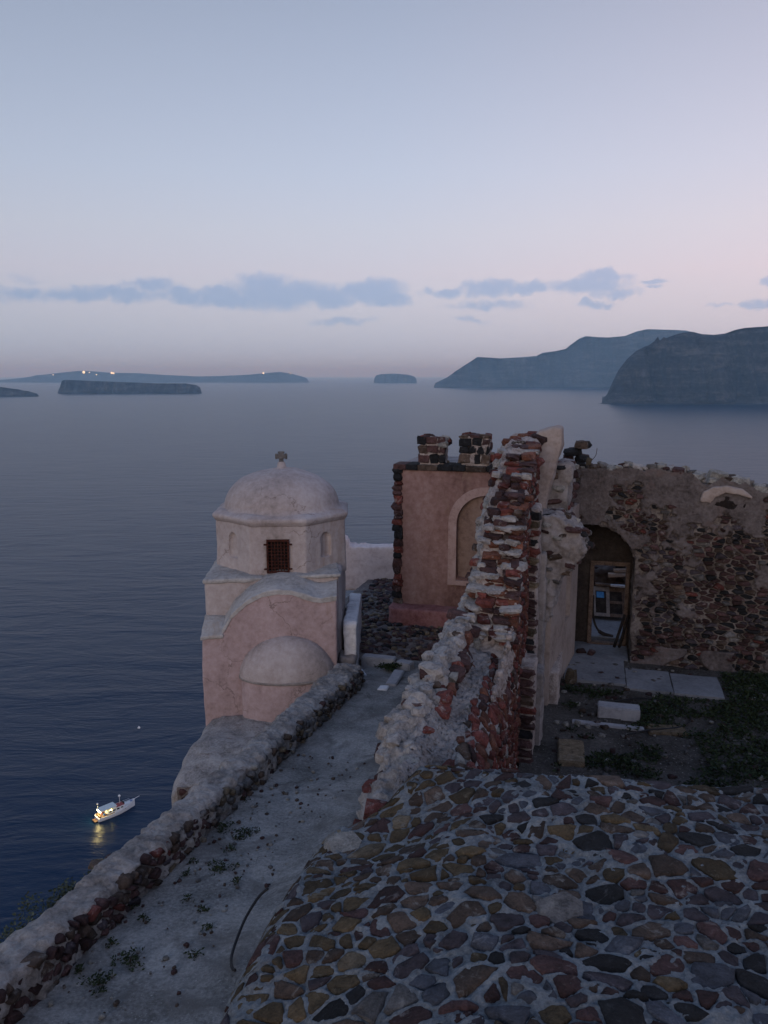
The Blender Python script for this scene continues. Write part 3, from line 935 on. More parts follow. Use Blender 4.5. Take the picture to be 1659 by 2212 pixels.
masonry(par, lambda s, t, h: C(-3.925 + h * 1.0, s, path_z(-4, s) - 0.06 + t), PV0, PV1 - 0.05, 0.0, 0.37, 0.12, 0.08, par_pick, None, gap=0.02, rise=(0.02, 0.075), sink=0.06, seed=5,
        maxp=300, nside=8, mortar=None, relax=0.45, drop=lambda s_: 0.03 if s_ < 6.8 else 0.22)

# ================================================================== the ragged path-side wall and the thick broken wall behind it
ruin = thing('ruined_castle_wall', C(-1.4, 10, -5.5), 'tall broken castle wall of red stones and white mortar with ragged stepped crest', 'ruined wall')
# path-side skin: low near the terrace, climbing to the tower
crest = [(5.9, -4.75), (6.4, -4.5), (6.9, -4.3), (7.4, -4.12), (8.0, -3.95), (8.6, -3.82), (9.4, -3.8), (10.4, -3.72), (11.0, -3.7), (12.0, -3.62), (12.6, -3.4), (13.0, -3.12), (13.5, -2.82), (13.8, -2.48), (14.3, -2.28), (15.3, -2.1), (16.0, -1.85), (16.9, -1.45)]
def crest_z(v):
    st = 0.09 * noise.noise(Vector((v * 1.9, 3, 0))) + 0.06 * noise.noise(Vector((v * 4.5, 9, 0)))
    return lerp_list(crest, v) + st
bm = bmesh.new()
rows = []
for v in lin(5.9, 16.9, 84):
    z = crest_z(v)
    w0 = lerp_list([(6.3, -2.05), (8, -2.12), (10, -2.08), (12, -1.98), (13, -1.86), (16.9, -1.84)], v)
    w1 = lerp_list([(6.3, -1.55), (8, -1.66), (11, -1.66), (13, -1.58), (16.9, -1.5)], v)
    rows.append([bm.verts.new(p_) for p_ in (C(w0 - 0.18, v, -6.2), C(w0 - 0.03, v, z - 0.22), C(w0 + 0.1, v, z - 0.02), C(w1 - 0.12, v, z), C(w1 + 0.02, v, z - 0.2), C(w1 + 0.05, v, -6.2))])
for a, c in zip(rows, rows[1:]):
    for i in range(6):
        bm.faces.new([a[i], a[(i + 1) % 6], c[(i + 1) % 6], c[i]])
bm.faces.new(rows[0]); bm.faces.new(rows[-1][::-1])
me_crest = plastered(bm, 'crest_core', 0.03, ((1.6, 0.07), (4.2, 0.10), (9, 0.07), (20, 0.04), (40, 0.015)), 8, 0)
link('crest_core', me_crest, 'mortar', ruin)
pal_red = pick_from({'stone_red': 4, 'stone_rust': 3, 'stone_maroon': 3, 'stone_brown': 1, 'stone_black': 0.25})
pal_mix = pick_from({'stone_red': 2.5, 'stone_rust': 1.5, 'stone_maroon': 3.5, 'stone_brown': 1.5, 'stone_black': 0.7, 'stone_pale': 0.8})
pal_crest = pick_from({'stone_red': 3, 'stone_maroon': 4, 'stone_brown': 1.5, 'stone_rust': 0.8, 'stone_pale': 1.5})
def up_z(p_): return path_z(-4, p_.x * SF + p_.y * CF)
scatter_on(ruin, me_crest, 170, lambda r: pal_crest(r), (0.05, 0.125), 31, lambda p_, n: (p_.x * CF - p_.y * SF) > -2.05 and n.z < 0.8 and p_.z > -4.9, embed=0.05, flat=0.62, spacing=0.13)
scatter_on(ruin, me_crest, 40, lambda r: pal_mix(r), (0.06, 0.12), 32, lambda p_, n: n.z > 0.4 and p_.z > -4.9, embed=0.2, flat=0.6, spacing=0.16)
rng = random.Random(91)
v = 6.5
while v < 12.6:
    a_ = rng.uniform(.06, .13)
    for zz in ((-.24, -.42) if v > 7.6 else (-.2,)):
        if rng.random() < .78:
            blob(ruin, C(lerp_list([(6.3, -1.55), (8, -1.66), (11, -1.66), (13, -1.58)], v) + rng.uniform(-.06, .05), v, lerp_list(crest, v) + zz + rng.uniform(-.05, .1)),
                 (a_ * rng.uniform(.8, 1.1), a_ * rng.uniform(.9, 1.5), a_ * rng.uniform(.55, .9)), (rng.uniform(-.3, .3), rng.uniform(-.3, .3), -PHI + rng.uniform(-.4, .4)), rng.choice(['stone_red', 'stone_rust', 'stone_red', 'stone_maroon', 'stone_pale']), 'stone')
    v += a_ * rng.uniform(1.2, 2.0)
# thick wall: low mortared stretch, broken end, high stretch
body = [(6.3, -6.9), (6.3, -4.3), (7.0, -4.24), (9.0, -4.18), (10.9, -4.14), (11.36, -4.08), (11.6, -3.7), (11.76, -3.47), (12.05, -3.05), (12.27, -2.85), (12.5, -2.4), (12.72, -2.17), (13.36, -1.87), (13.94, -1.53), (15.0, -1.29), (16.3, -1.24), (17.4, -1.3), (17.8, -1.8), (18.4, -2.1), (18.4, -6.9)]
bm = bmesh.new()
prism(bm, body, lambda v, z: C(-1.04 if z > -4.05 or z < -5 else -1.14, v, z - (0.16 if -4.4 < z < -4.1 else 0)), lambda v, z: C(-1.66 if z < -2.2 else -1.55, v, z))
me_body = plastered(bm, 'wall_body', 0.035, ((1.7, 0.05), (4.5, 0.06), (11, 0.05), (25, 0.02)), 4, 0)
link('wall_body', me_body, 'wall_mortar', ruin)
# mortared fill on the low stretch
def fill_map(s, t, h): return C(s, t, -4.23 + 0.015 * (t - 7) + 0.07 * noise.noise(Vector((s * 1.8, t * 1.8, 1))) + 0.05 * noise.noise(Vector((s * 6, t * 6, 1))) + 0.03 * noise.noise(Vector((s * 15, t * 15, 1))) + 0.015 * noise.noise(Vector((s * 33, t * 33, 1))) + h - 0.16 * sstep(7.4, 6.4, t) + 0.14 * sstep(-1.45, -1.75, s) - 0.05 * sstep(-1.36, -1.28, s) * (1 + 2 * noise.noise(Vector((0, t * 3, 4)))))
V, Fc = [], []
nsx, nty = 40, 240
for j in range(nty + 1):
    for i in range(nsx + 1):
        V.append(fill_map(-1.76 + 0.48 * i / nsx + 0.04 * noise.noise(Vector((j * .3, i, 0))), 6.35 + 5.2 * j / nty, 0.07))
for j in range(nty):
    for i in range(nsx):
        a = j * (nsx + 1) + i
        Fc.append((a, a + 1, a + nsx + 2, a + nsx + 1))
link('mortar_fill', mesh_from('mortar_fill', V, Fc), 'wall_fill', ruin)
# eroded right-hand edge of the low stretch: red stones laid bare on a slope
pal_edge = pick_from({'stone_red': 6, 'stone_rust': 3, 'stone_maroon': 2, 'stone_brown': 0.8, 'stone_pale': 0.4})
masonry(ruin, lambda s, t, h: C(-1.36 + 0.35 * t + 0.5 * h + 0.03 * noise.noise(Vector((s * 3, 0, 2))), s, -4.16 - 0.30 * t * t + 0.85 * h), 6.5, 11.5, 0.0, 1.0, 0.20, 0.36, lambda s, t, r, z_: pal_edge(r), None,
        gap=0.035, rise=(0.02, 0.07), sink=0.05, seed=29, maxp=300, nside=8, grid=0.035, mortar='mortar', mortar_h=(-0.02, 0.02), mort_noise=0.02, relax=0.4)
# the broken end: courses of red stone seen end-on
rng = random.Random(77)
def body_front_v(z):
    t = [(zz, vv) for vv, zz in body[5:16]]
    return lerp_list(t, z)
z = -4.05
cnt = 0
while z < -1.3:
    hh_ = rng.uniform(0.08, 0.15)
    u = -1.66 + rng.uniform(0, .1)
    if z > -2.2: u += 0.12
    while u < -0.98:
        ww = rng.uniform(0.12, 0.34)
        v0 = body_front_v(z) + rng.uniform(-0.05, 0.10)
        blob(ruin, C(min(u + ww / 2, -1.1), v0 + 0.07, z + hh_ / 2), (ww * 0.48, rng.uniform(.15, .24), hh_ * 0.46), (rng.uniform(-.15, .2), rng.uniform(-.12, .12), -PHI + rng.uniform(-.2, .2)), pal_red(rng) if rng.random() < .75 else 'stone_maroon', 'stone')
        cnt += 1
        u += ww
    z += hh_
    # white mortar lying on the course
    if rng.random() < 0.75:
        for _ in range(4):
            blob(ruin, C(rng.uniform(-1.65, -1.05), body_front_v(z) - rng.uniform(0.0, 0.08), z + 0.0), (rng.uniform(.06, .18), .13, rng.uniform(.03, .06)), (rng.uniform(-.1, .2), rng.uniform(-.1, .1), rng.uniform(-.6, .2)), 'mortar', 'mortar_lump')
scatter_on(ruin, me_body, 46, lambda r: pal_red(r), (0.07, 0.14), 41, lambda p_, n: p_.z > -2.2 and n.z > 0.3, embed=0.3, flat=0.55, spacing=0.17)
# right-hand face, seen at a grazing angle
def rf_top(v): return lerp_list(body[1:], v) - 0.03 - (0.2 if v < 11.4 else 0)
pal_face = pick_from({'stone_red': 6, 'stone_rust': 2.5, 'stone_maroon': 2.5, 'stone_brown': 0.5, 'stone_pale': 0.5})
masonry(ruin, lambda s, t, h: C(-1.03 + h, s, t), 6.4, 14.6, -6.6, -1.25, 0.19, 0.125, lambda s, t, r, z_: pal_face(r), lambda s, t: t < rf_top(s), gap=0.045, rise=(0.02, 0.075), sink=0.04, seed=9,
        maxp=300, nside=8, grid=0.045, mortar='mortar', mortar_h=(-0.02, 0.022), mort_noise=0.02, relax=0.45, rank=lambda s, t, a: a / (s * s))
masonry(ruin, lambda s, t, h: C(-1.03 + h, s, t), 14.6, 17.3, -2.75, -1.2, 0.21, 0.14, lambda s, t, r, z_: pal_face(r), lambda s, t: t < rf_top(s), gap=0.045, rise=(0.02, 0.075), sink=0.04, seed=19,
        maxp=300, nside=8, grid=0.05, mortar='mortar', mortar_h=(-0.02, 0.022), mort_noise=0.02, relax=0.45)

# piers standing out of the right-hand face, with stone jambs turned to the viewer
def pier(u0, u1, v0, v1, z0, z1, mat, seed, jamb, name='pier', side='grey_plaster'):
    bm = bmesh.new(); cbox(bm, u0, u1, v0, v1, z0, z1)
    me = plastered(bm, name, 0.035, ((2.5, 0.03), (8, 0.02)), seed, 1)
    o = link(name, me, mat, ruin)
    if jamb:
        rng = random.Random(seed); z = z0
        while z < z1 - 0.05:
            hh_ = rng.uniform(.09, .17)
            blob(ruin, C((u0 + u1) / 2 + rng.uniform(-.02, .03), v0 + 0.04, z + hh_ / 2), ((u1 - u0) * rng.uniform(.42, .56), 0.10, hh_ * .48), (0, 0, -PHI + rng.uniform(-.1, .1)), jamb(rng), 'stone')
            z += hh_ + rng.uniform(0.0, .05)
    return o
pal_j = pick_from({'stone_maroon': 4, 'stone_brown': 2, 'stone_red': 2, 'stone_black': 1, 'stone_tan': .8})
pier(-1.12, -0.84, 13.9, 14.6, -6.7, -2.35, 'wall_mortar', 4, pal_j)
pier(-1.12, -0.76, 12.7, 13.5, -6.7, -4.9, 'wall_mortar', 6, pal_j)
pier(-1.12, -0.64, 13.3, 13.8, -6.7, -5.2, 'grey_plaster', 16, None, 'plastered_pier')
pier(-1.12, -0.72, 14.5, 15.2, -6.7, -3.3, 'grey_plaster', 7, None, 'plastered_pier')

# plastered inner face beyond the piers with a slim arched niche, and the stub of a vault above it
bm = bmesh.new()
pl = [(15.15, -6.7), (18.25, -6.7), (18.25, -2.9), (17.6, -2.85), (17.0, -2.95), (16.4, -3.15), (15.9, -3.45), (15.5, -3.9), (15.25, -4.4), (15.15, -4.9)]
prism(bm, pl, lambda v, z: C(-0.62 + (v - 15.15) * 0.145, v, z), lambda v, z: C(-1.3, v, z))
me = bm_mesh(bm, 'plaster_face')
bm = bmesh.new()
na = [(16.75, -5.35)] + [(17.05 + 0.30 * math.cos(a), -4.0 + 0.62 * math.sin(a)) for a in lin(math.pi, 0, 9)] + [(17.35, -5.35)]
prism(bm, na, lambda v, z: C(0.2, v, z), lambda v, z: C(-0.52, v, z))
cutm = bm_mesh(bm, 'cut')
cut = bpy.data.objects.new('tmp_cut', cutm); COL.objects.link(cut)
me = evaluated(me, [('BOOLEAN', dict(operation='DIFFERENCE', object=cut, solver='EXACT'))])
bpy.data.objects.remove(cut)
link('plaster_face', me, 'cream_plaster', ruin)
# grey dado where the plaster has fallen
pier(-0.75, -0.42, 15.2, 17.9, -6.7, -5.9, 'wall_mortar', 12, None, 'wall_footing')
# springing of the fallen vault
bm = bmesh.new()
pl = [(-1.0, -2.65), (-0.6, -2.62), (-0.28, -2.75), (-0.08, -3.0), (-0.04, -3.28), (-0.15, -3.48), (-0.32, -3.65), (-0.48, -3.9), (-0.58, -4.25), (-0.64, -4.7), (-1.0, -4.7)]
prism(bm, pl, lambda u, z: C(u, 14.75, z), lambda u, z: C(u + 0.08, 15.6, z))
me_sp = plastered(bm, 'vault_springing', 0.035, ((2.6, 0.06), (7, 0.06), (18, 0.03)), 13, 0)
link('vault_springing', me_sp, 'grey_plaster', ruin)
scatter_on(ruin, me_sp, 55, pick_from({'stone_maroon': 4, 'stone_brown': 2, 'stone_pale': 2, 'stone_black': 1, 'stone_grey': 1.5}), (0.05, 0.11), 51, lambda p_, n: n.y < 0.2 and p_.z > -3.9, embed=0.5, flat=0.5, spacing=0.10)
# leaning fin of plastered masonry on the crest
bm = bmesh.new()
pl = [(-1.30, -1.32), (-1.05, -1.12), (-0.68, -1.02), (-0.58, -1.04), (-0.56, -1.35), (-0.68, -1.9), (-0.80, -2.4), (-0.86, -2.75), (-1.1, -2.75), (-1.2, -1.7)]
prism(bm, pl, lambda u, z: C(u, 15.9 + 0.25 * (z + 1), z), lambda u, z: C(u, 16.7, z))
me = plastered(bm, 'plastered_fin', 0.035, ((2.4, 0.04), (8, 0.02)), 14, 1)
link('plastered_fin', me, 'cream_plaster', ruin)
bm = bmesh.new()
cbox(bm, -0.95, -0.38, 16.4, 17.7, -3.3, -1.85)
me_b = plastered(bm, 'broken_masonry', 0.04, ((1.8, 0.14), (5, 0.08)), 15, 1)
link('broken_masonry', me_b, 'grey_plaster', ruin)
scatter_on(ruin, me_b, 30, pal_mix, (0.07, 0.15), 52, lambda p_, n: n.y < 0.4, embed=0.35, flat=0.55, spacing=0.13)

# lumps of loosened mortar and stone along the ragged crest
scatter_on(ruin, me_crest, 150, lambda r: 'mortar', (0.04, 0.11), 33, lambda p_, n: n.z > 0.25 and p_.z > -4.7, embed=0.25, flat=0.7, spacing=0.10, name='mortar_lump', yawvar=3)

# ================================================================== the domed chapel
CH = Vector((-2.05, 14.0, -6.6))
CR = RAD(3.0)
def H(x, y, z):
    """chapel frame: x right, y depth from the apse wall, z up from the chapel floor level"""
    c, s = math.cos(CR), math.sin(CR)
    return Vector((CH.x + x * c - y * s, CH.y + x * s + y * c, CH.z + z))
chapel = thing('domed_chapel', CH, 'small domed chapel with pinkish plaster, rounded apse and stone cross above the sea', 'chapel')
# apse wall and low vault behind it
XL, XR = -1.39, 1.16
arch = [(-0.94, 1.93), (-0.81, 2.16), (-0.52, 2.42), (-0.23, 2.57), (0.05, 2.62), (0.33, 2.60), (0.55, 2.52), (0.73, 2.46), (0.88, 2.44), (1.16, 2.48)]
bm = bmesh.new()
prism(bm, [(XL, -0.5), (XL + 0.01, 1.74), (-0.99, 1.80)] + arch + [(XR - 0.0, -0.5)], lambda x, z: H(x, 0, z), lambda x, z: H(x, 1.2, z + (0.14 if z > 2 else 0.10)))
link('nave_wall', plastered(bm, 'nave_wall', 0.035, ((1.5, 0.025), (5, 0.01)), 21, 3), 'chapel_body_plaster', chapel)
# lime-washed vault covering above the arch
bm = bmesh.new()
arc2 = [(-1.0, 1.86)] + arch
rows = []
for y, dz in ((-0.025, 0.0), (-0.03, 0.045), (0.05, 0.06), (0.5, 0.17), (1.0, 0.22)):
    rows.append([bm.verts.new(H(x, y, z + dz + (0.0 if dz else -0.05))) for x, z in arc2])
for a, c in zip(rows, rows[1:]):
    for i in range(len(arc2) - 1):
        bm.faces.new([a[i], a[i + 1], c[i + 1], c[i]])
bmesh.ops.subdivide_edges(bm, edges=bm.edges[:], cuts=3, use_grid_fill=True, smooth=0.4)
me = bm_mesh(bm, 'vault_covering', True); rough_up(me, ((3, 0.025), (9, 0.01)), 22)
link('vault_covering', me, 'roof_lime', chapel)
# left shoulder roof
bm = bmesh.new()
box_bm(bm, [H(XL - 0.02, -0.03, 1.68), H(-0.98, -0.03, 1.72), H(-0.98, 0.55, 1.95), H(XL - 0.02, 0.55, 1.95), H(XL - 0.02, -0.03, 1.76), H(-0.96, -0.03, 1.80), H(-0.9, 0.55, 2.03), H(XL - 0.02, 0.55, 2.03)])
link('shoulder_roof', plastered(bm, 'shoulder_roof', 0.025, ((4, 0.015),), 23, 2), 'roof_lime', chapel)
# square base of the drum
bm = bmesh.new()
box_bm(bm, [H(-1.40, 0.52, -0.4), H(1.28, 0.62, -0.4), H(1.35, 3.4, -0.4), H(-1.42, 3.4, -0.4), H(-1.38, 0.52, 2.70), H(1.22, 0.62, 2.78), H(1.32, 3.4, 2.84), H(-1.40, 3.4, 2.80)])
link('drum_base', plastered(bm, 'drum_base', 0.04, ((1.6, 0.03), (6, 0.01)), 24, 3), 'chapel_plaster', chapel)
bm = bmesh.new()
box_bm(bm, [H(-1.42, 0.49, 2.64), H(1.26, 0.58, 2.72), H(1.36, 3.42, 2.78), H(-1.44, 3.42, 2.74), H(-1.42, 0.49, 2.72), H(1.26, 0.58, 2.80), H(1.0, 2.9, 2.98), H(-1.1, 2.9, 2.96)])
link('base_roof', plastered(bm, 'base_roof', 0.03, ((2.2, 0.035), (7, 0.012)), 25, 2), 'roof_lime', chapel)
# octagonal drum with blind niches
DC = (0.02, 2.05)
RO = 1.41
def octa(r, z, off=0.0):
    return [(DC[0] + r * math.cos(RAD(22.5 + 45 * k) + off), DC[1] + r * math.sin(RAD(22.5 + 45 * k) + off)) for k in range(8)]
bm = bmesh.new()
a = [bm.verts.new(H(x, y, 2.62)) for x, y in octa(RO * 1.015, 0)]
c = [bm.verts.new(H(x, y, 3.82)) for x, y in octa(RO, 0)]
bm.faces.new(a[::-1]); bm.faces.new(c)
for i in range(8): bm.faces.new([a[i], a[(i + 1) % 8], c[(i + 1) % 8], c[i]])
me = bm_mesh(bm, 'drum')
cutters = bmesh.new()
ap = RO * math.cos(RAD(22.5))
for k in range(8):
    ang = RAD(45 * k)
    d = (math.cos(ang), math.sin(ang)); tt = (-math.sin(ang), math.cos(ang))
    wn, zb, zs = (0.135, 3.02, 3.38)
    if k == 6: wn, zb, zs = (0.20, 2.80, 3.42)
    pl = [(-wn, zb)] + [(wn * math.cos(q), zs + (wn if k != 6 else 0.02) * math.sin(q)) for q in lin(math.pi, 0, 7)] + [(wn, zb)]
    dep = 0.07 if k != 6 else 0.13
    prism(cutters, pl, lambda s_, z_: H(DC[0] + d[0] * (ap + .1) + tt[0] * s_, DC[1] + d[1] * (ap + .1) + tt[1] * s_, z_),
          lambda s_, z_: H(DC[0] + d[0] * (ap - dep) + tt[0] * s_, DC[1] + d[1] * (ap - dep) + tt[1] * s_, z_))
cutm = bm_mesh(cutters, 'cut')
cut = bpy.data.objects.new('tmp_cut', cutm); COL.objects.link(cut)
me = evaluated(me, [('BOOLEAN', dict(operation='DIFFERENCE', object=cut, solver='EXACT'))])
bpy.data.objects.remove(cut)
bm = bmesh.new(); bm.from_mesh(me)
link('drum', plastered(bm, 'drum', 0.022, ((1.8, 0.018), (7, 0.006)), 26, 2), 'chapel_plaster', chapel)
# cornice
bm = bmesh.new()
rings = [(RO * 1.0, 3.70), (RO * 1.035, 3.76), (RO * 1.055, 3.80), (RO * 1.05, 3.86), (RO * 0.95, 3.92), (RO * 0.7, 3.95)]
rr_ = [[bm.verts.new(H(x, y, z)) for x, y in octa(r, z)] for r, z in rings]
for a, c in zip(rr_, rr_[1:]):
    for i in range(8): bm.faces.new([a[i], a[(i + 1) % 8], c[(i + 1) % 8], c[i]])
bm.faces.new(rr_[0][::-1]); bm.faces.new(rr_[-1])
link('drum_cornice', plastered(bm, 'drum_cornice', 0.025, ((2, 0.02), (7, 0.008)), 27, 2), 'chapel_plaster', chapel)
# dome
V, Fc = [], []
prof = [(1.30, 3.84), (1.25, 3.92)] + [(1.20 * math.cos(a) ** 0.92 if a < 1.5 else 0, 3.90 + 0.80 * math.sin(a)) for a in lin(0.06, 1.40, 14)] + [(0.10, 4.715), (0.075, 4.80), (0.06, 4.83)]
ns = 56
for r, z in prof:
    for k in range(ns):
        t = 2 * math.pi * k / ns
        V.append(H(DC[0] + r * math.cos(t), DC[1] + r * math.sin(t), z))
for i in range(len(prof) - 1):
    for k in range(ns):
        Fc.append((i * ns + k, i * ns + (k + 1) % ns, (i + 1) * ns + (k + 1) % ns, (i + 1) * ns + k))
Fc.append(tuple((len(prof) - 1) * ns + k for k in range(ns)))
me = mesh_from('dome', V, Fc); rough_up(me, ((1.7, 0.022), (6, 0.008)), 28)
link('dome', me, 'chapel_plaster', chapel)
# cross
bm = bmesh.new()
def hb(bm, x0, x1, y0, y1, z0, z1): box_bm(bm, [H(x0, y0, z0), H(x1, y0, z0), H(x1, y1, z0), H(x0, y1, z0), H(x0, y0, z1), H(x1, y0, z1), H(x1, y1, z1), H(x0, y1, z1)])
x, y = DC
hb(bm, x - .047, x + .047, y - .04, y + .04, 4.80, 5.05)
hb(bm, x - .125, x + .125, y - .038, y + .038, 4.905, 4.985)
hb(bm, x - .07, x + .07, y - .036, y + .036, 5.015, 5.05)
for sx in (-1, 1): hb(bm, x + sx * .105 - .02, x + sx * .105 + .02, y - .037, y + .037, 4.885, 5.005)
link('cross', plastered(bm, 'cross', 0.012, ((9, 0.008),), 29, 2), 'stone_grey', chapel)
# iron grille over the drum window
bm = bmesh.new(); fy = DC[1] - ap
hb(bm, DC[0] - .205, DC[0] + .205, fy + .10, fy + .115, 2.80, 3.44)
win = link('window', bm_mesh(bm, 'window'), 'dark_void', chapel)
for x0, x1, z0, z1 in [(-.22, .22, 3.42, 3.46), (-.22, .22, 2.79, 2.83), (-.22, -.185, 2.83, 3.42), (.185, .22, 2.83, 3.42)]:
    bm = bmesh.new(); hb(bm, DC[0] + x0, DC[0] + x1, fy - .045, fy - .015, z0, z1)
    link('grille_frame', bm_mesh(bm, 'grille_frame'), 'rust', win)
for i in range(5):
    bm = bmesh.new(); xx = -.185 + .37 * (i + 1) / 6
    hb(bm, DC[0] + xx - .009, DC[0] + xx + .009, fy - .038, fy - .022, 2.83, 3.42)
    link('bar', bm_mesh(bm, 'bar'), 'rust', win)
for i in range(8):
    bm = bmesh.new(); zz = 2.83 + .59 * (i + 1) / 9
    hb(bm, DC[0] - .185, DC[0] + .185, fy - .036, fy - .024, zz - .007, zz + .007)
    link('bar', bm_mesh(bm, 'bar'), 'rust', win)
for sx in (-1, 1):
    for zz in (2.87, 3.36):
        bm = bmesh.new(); hb(bm, DC[0] + sx * .245 - .03, DC[0] + sx * .245 + .03, fy - .04, fy + .05, zz - .014, zz + .014)
        link('grille_bracket', bm_mesh(bm, 'grille_bracket'), 'rust', win)
# apse: shallow half cylinder with a half-dome
AX, AR, AD = 0.21, 0.88, 0.48
V, Fc = [], []
ns = 30
for r, z in [(1.02, -0.6), (1.0, 0.4), (1.0, 1.0)]:
    for k in range(ns + 1):
        t = math.pi * (1 + k / ns)
        V.append(H(AX + AR * r * math.cos(t), 0.02 + AD * r * math.sin(t), z))
for i in range(2):
    for k in range(ns): Fc.append((i * (ns + 1) + k, i * (ns + 1) + k + 1, (i + 1) * (ns + 1) + k + 1, (i + 1) * (ns + 1) + k))
me = mesh_from('apse_wall', V, Fc)
me = evaluated(me, [('SUBSURF', dict(levels=2, subdivision_type='SIMPLE'))]); me.name = 'apse_wall'
rough_up(me, ((2, 0.02), (7, 0.008)), 30); me.polygons.foreach_set('use_smooth', [True] * len(me.polygons))
apse = link('apse_wall', me, 'chapel_body_plaster', chapel)
V, Fc = [], []
na = 12
for i in range(na + 1):
    a = math.pi / 2 * i / na
    for k in range(ns + 1):
        t = math.pi * (1 + k / ns)
        V.append(H(AX + (AR + .03) * math.cos(a) * math.cos(t), 0.02 + (AD + .03) * math.cos(a) * math.sin(t), 1.0 + 0.74 * math.sin(a)))
for i in range(na):
    for k in range(ns): Fc.append((i * (ns + 1) + k, i * (ns + 1) + k + 1, (i + 1) * (ns + 1) + k + 1, (i + 1) * (ns + 1) + k))
me = mesh_from('apse_half_dome', V, Fc); rough_up(me, ((2, 0.02), (7, 0.008)), 31)
link('apse_half_dome', me, 'chapel_plaster', apse)
V, Fc = [], []
for r, z in [(1.0, 0.94), (1.045, 0.955), (1.045, 1.0), (0.99, 1.03)]:
    for k in range(ns + 1):
        t = math.pi * (1 + k / ns)
        V.append(H(AX + AR * r * math.cos(t), 0.02 + AD * r * 1.03 * math.sin(t), z))
for i in range(3):
    for k in range(ns): Fc.append((i * (ns + 1) + k, i * (ns + 1) + k + 1, (i + 1) * (ns + 1) + k + 1, (i + 1) * (ns + 1) + k))
link('apse_ledge', mesh_from('apse_ledge', V, Fc), 'grey_plaster', apse)

# ================================================================== lower vaulted cistern roof between chapel and parapet
cis = thing('vaulted_outbuilding', (-3.0, 12.4, -7), 'low outbuilding with curved pale mortar roof below the chapel', 'outbuilding')
bm = bmesh.new()
rows = []
for t in lin(0, 1, 12):
    y = 11.65 + (13.95 - 11.65) * t
    xl = lerp_list([(10.75, -3.42), (11.6, -3.50), (12.7, -3.52), (13.3, -3.47), (13.95, -3.4)], y)
    xr = lerp_list([(10.75, -1.5), (13.95, -0.75)], y)
    zt = lerp_list([(11.65, -6.55), (12.0, -6.45), (12.6, -6.38), (13.95, -6.40)], y)
    rows.append([bm.verts.new(p_) for p_ in [(xl, y, -9.5), (xl, y, zt - 0.25), (xl + .12, y, zt - .08), (xl + .4, y, zt + .0), (xr, y, zt + .08), (xr, y, -9.5)]])
for a, c in zip(rows, rows[1:]):
    for i in range(6): bm.faces.new([a[i], a[(i + 1) % 6], c[(i + 1) % 6], c[i]])
bm.faces.new(rows[0]); bm.faces.new(rows[-1][::-1])
link('vault_roof', plastered(bm, 'vault_roof', 0.045, ((1.5, 0.06), (5, 0.025)), 33, 3), 'mortar', cis)
pal_d = pick_from({'stone_maroon': 4, 'stone_red': 1.5, 'stone_brown': 2, 'stone_black': 1.5})
masonry(cis, lambda s, t, h: Vector((s, 11.63 - h, t)), -3.42, -1.7, -8.6, -6.60, 0.17, 0.12, lambda s, t, r, z_: pal_d(r), lambda s, t: s > -3.31, mort_inside=lambda s, t: s > -3.38, gap=0.03, rise=(0.02, 0.07), seed=61, nside=8, grid=0.05, mortar='dark_mortar', relax=.4)

# ================================================================== white end wall beside the chapel
wing = thing('whitewashed_end_wall', (-0.65, 15, -5.8), 'short whitewashed wall with flat top running back beside the chapel', 'wall')
bm = bmesh.new()
prism(bm, [(14.5, -6.3), (14.5, -4.80), (14.6, -4.76), (17.6, -5.05), (17.6, -6.3)], lambda y, z: Vector((-0.80, y, z)), lambda y, z: Vector((-0.54, y, z)))
link('wall_body', plastered(bm, 'wall_body', 0.03, ((2, 0.03), (7, 0.015)), 35, 2), 'white_lime', wing)
bm = bmesh.new()
box_bm(bm, [Vector(q) for q in [(-0.88, 14.35, -6.2), (-0.56, 14.35, -6.2), (-0.54, 14.75, -6.2), (-0.88, 14.75, -6.2), (-0.86, 14.40, -5.42), (-0.58, 14.40, -5.46), (-0.56, 14.72, -5.38), (-0.86, 14.72, -5.38)]])
link('wall_foot', plastered(bm, 'wall_foot', 0.03, ((3, 0.05), (8, 0.03)), 36, 2), 'grey_plaster', wing)

# white parapet at the far side of the yard
farw = thing('whitewashed_parapet', (0.5, 22.6, -6), 'low pinkish white parapet wall behind the yard, sea beyond', 'wall')
bm = bmesh.new()
prism(bm, [(-2.2, -6.4), (-2.2, -4.7), (-1.3, -4.72), (-1.12, -4.80), (-1.02, -5.06), (3.5, -4.92), (3.5, -6.4)], lambda x, z: Vector((x, 22.5 - 0.12 * x, z)), lambda x, z: Vector((x, 22.95 - 0.12 * x, z - (0.0 if z < -6 else -0.02))))
link('wall_body', plastered(bm, 'wall_body', 0.05, ((1.5, 0.03), (6, 0.012)), 37, 2), 'pink_white', farw)

# ================================================================== pink plastered tower
tower = thing('castle_tower', C(-3.2, 18.3, -6), 'square tower stump with peeling pink plaster and arched blind niche', 'tower')
TV = 18.1
bm = bmesh.new()
cbox(bm, -4.45, -1.4, TV, TV + 2.2, -6.3, -2.22)
me = bm_mesh(bm, 'tower_wall')
bm = bmesh.new()
NU, NZ, NR = -2.34, -3.5, 0.70
pl = [(NU - NR, -4.86)] + [(NU + NR * math.cos(a), NZ + NR * math.sin(a)) for a in lin(math.pi, 0, 15)] + [(NU + NR, -4.86)]
prism(bm, pl, lambda u, z: C(u, TV - .2, z), lambda u, z: C(u, TV + .18, z))
cutm = bm_mesh(bm, 'cut'); cut = bpy.data.objects.new('tmp_cut', cutm); COL.objects.link(cut)
me = evaluated(me, [('BOOLEAN', dict(operation='DIFFERENCE', object=cut, solver='EXACT'))]); bpy.data.objects.remove(cut)
bm = bmesh.new(); bm.from_mesh(me)
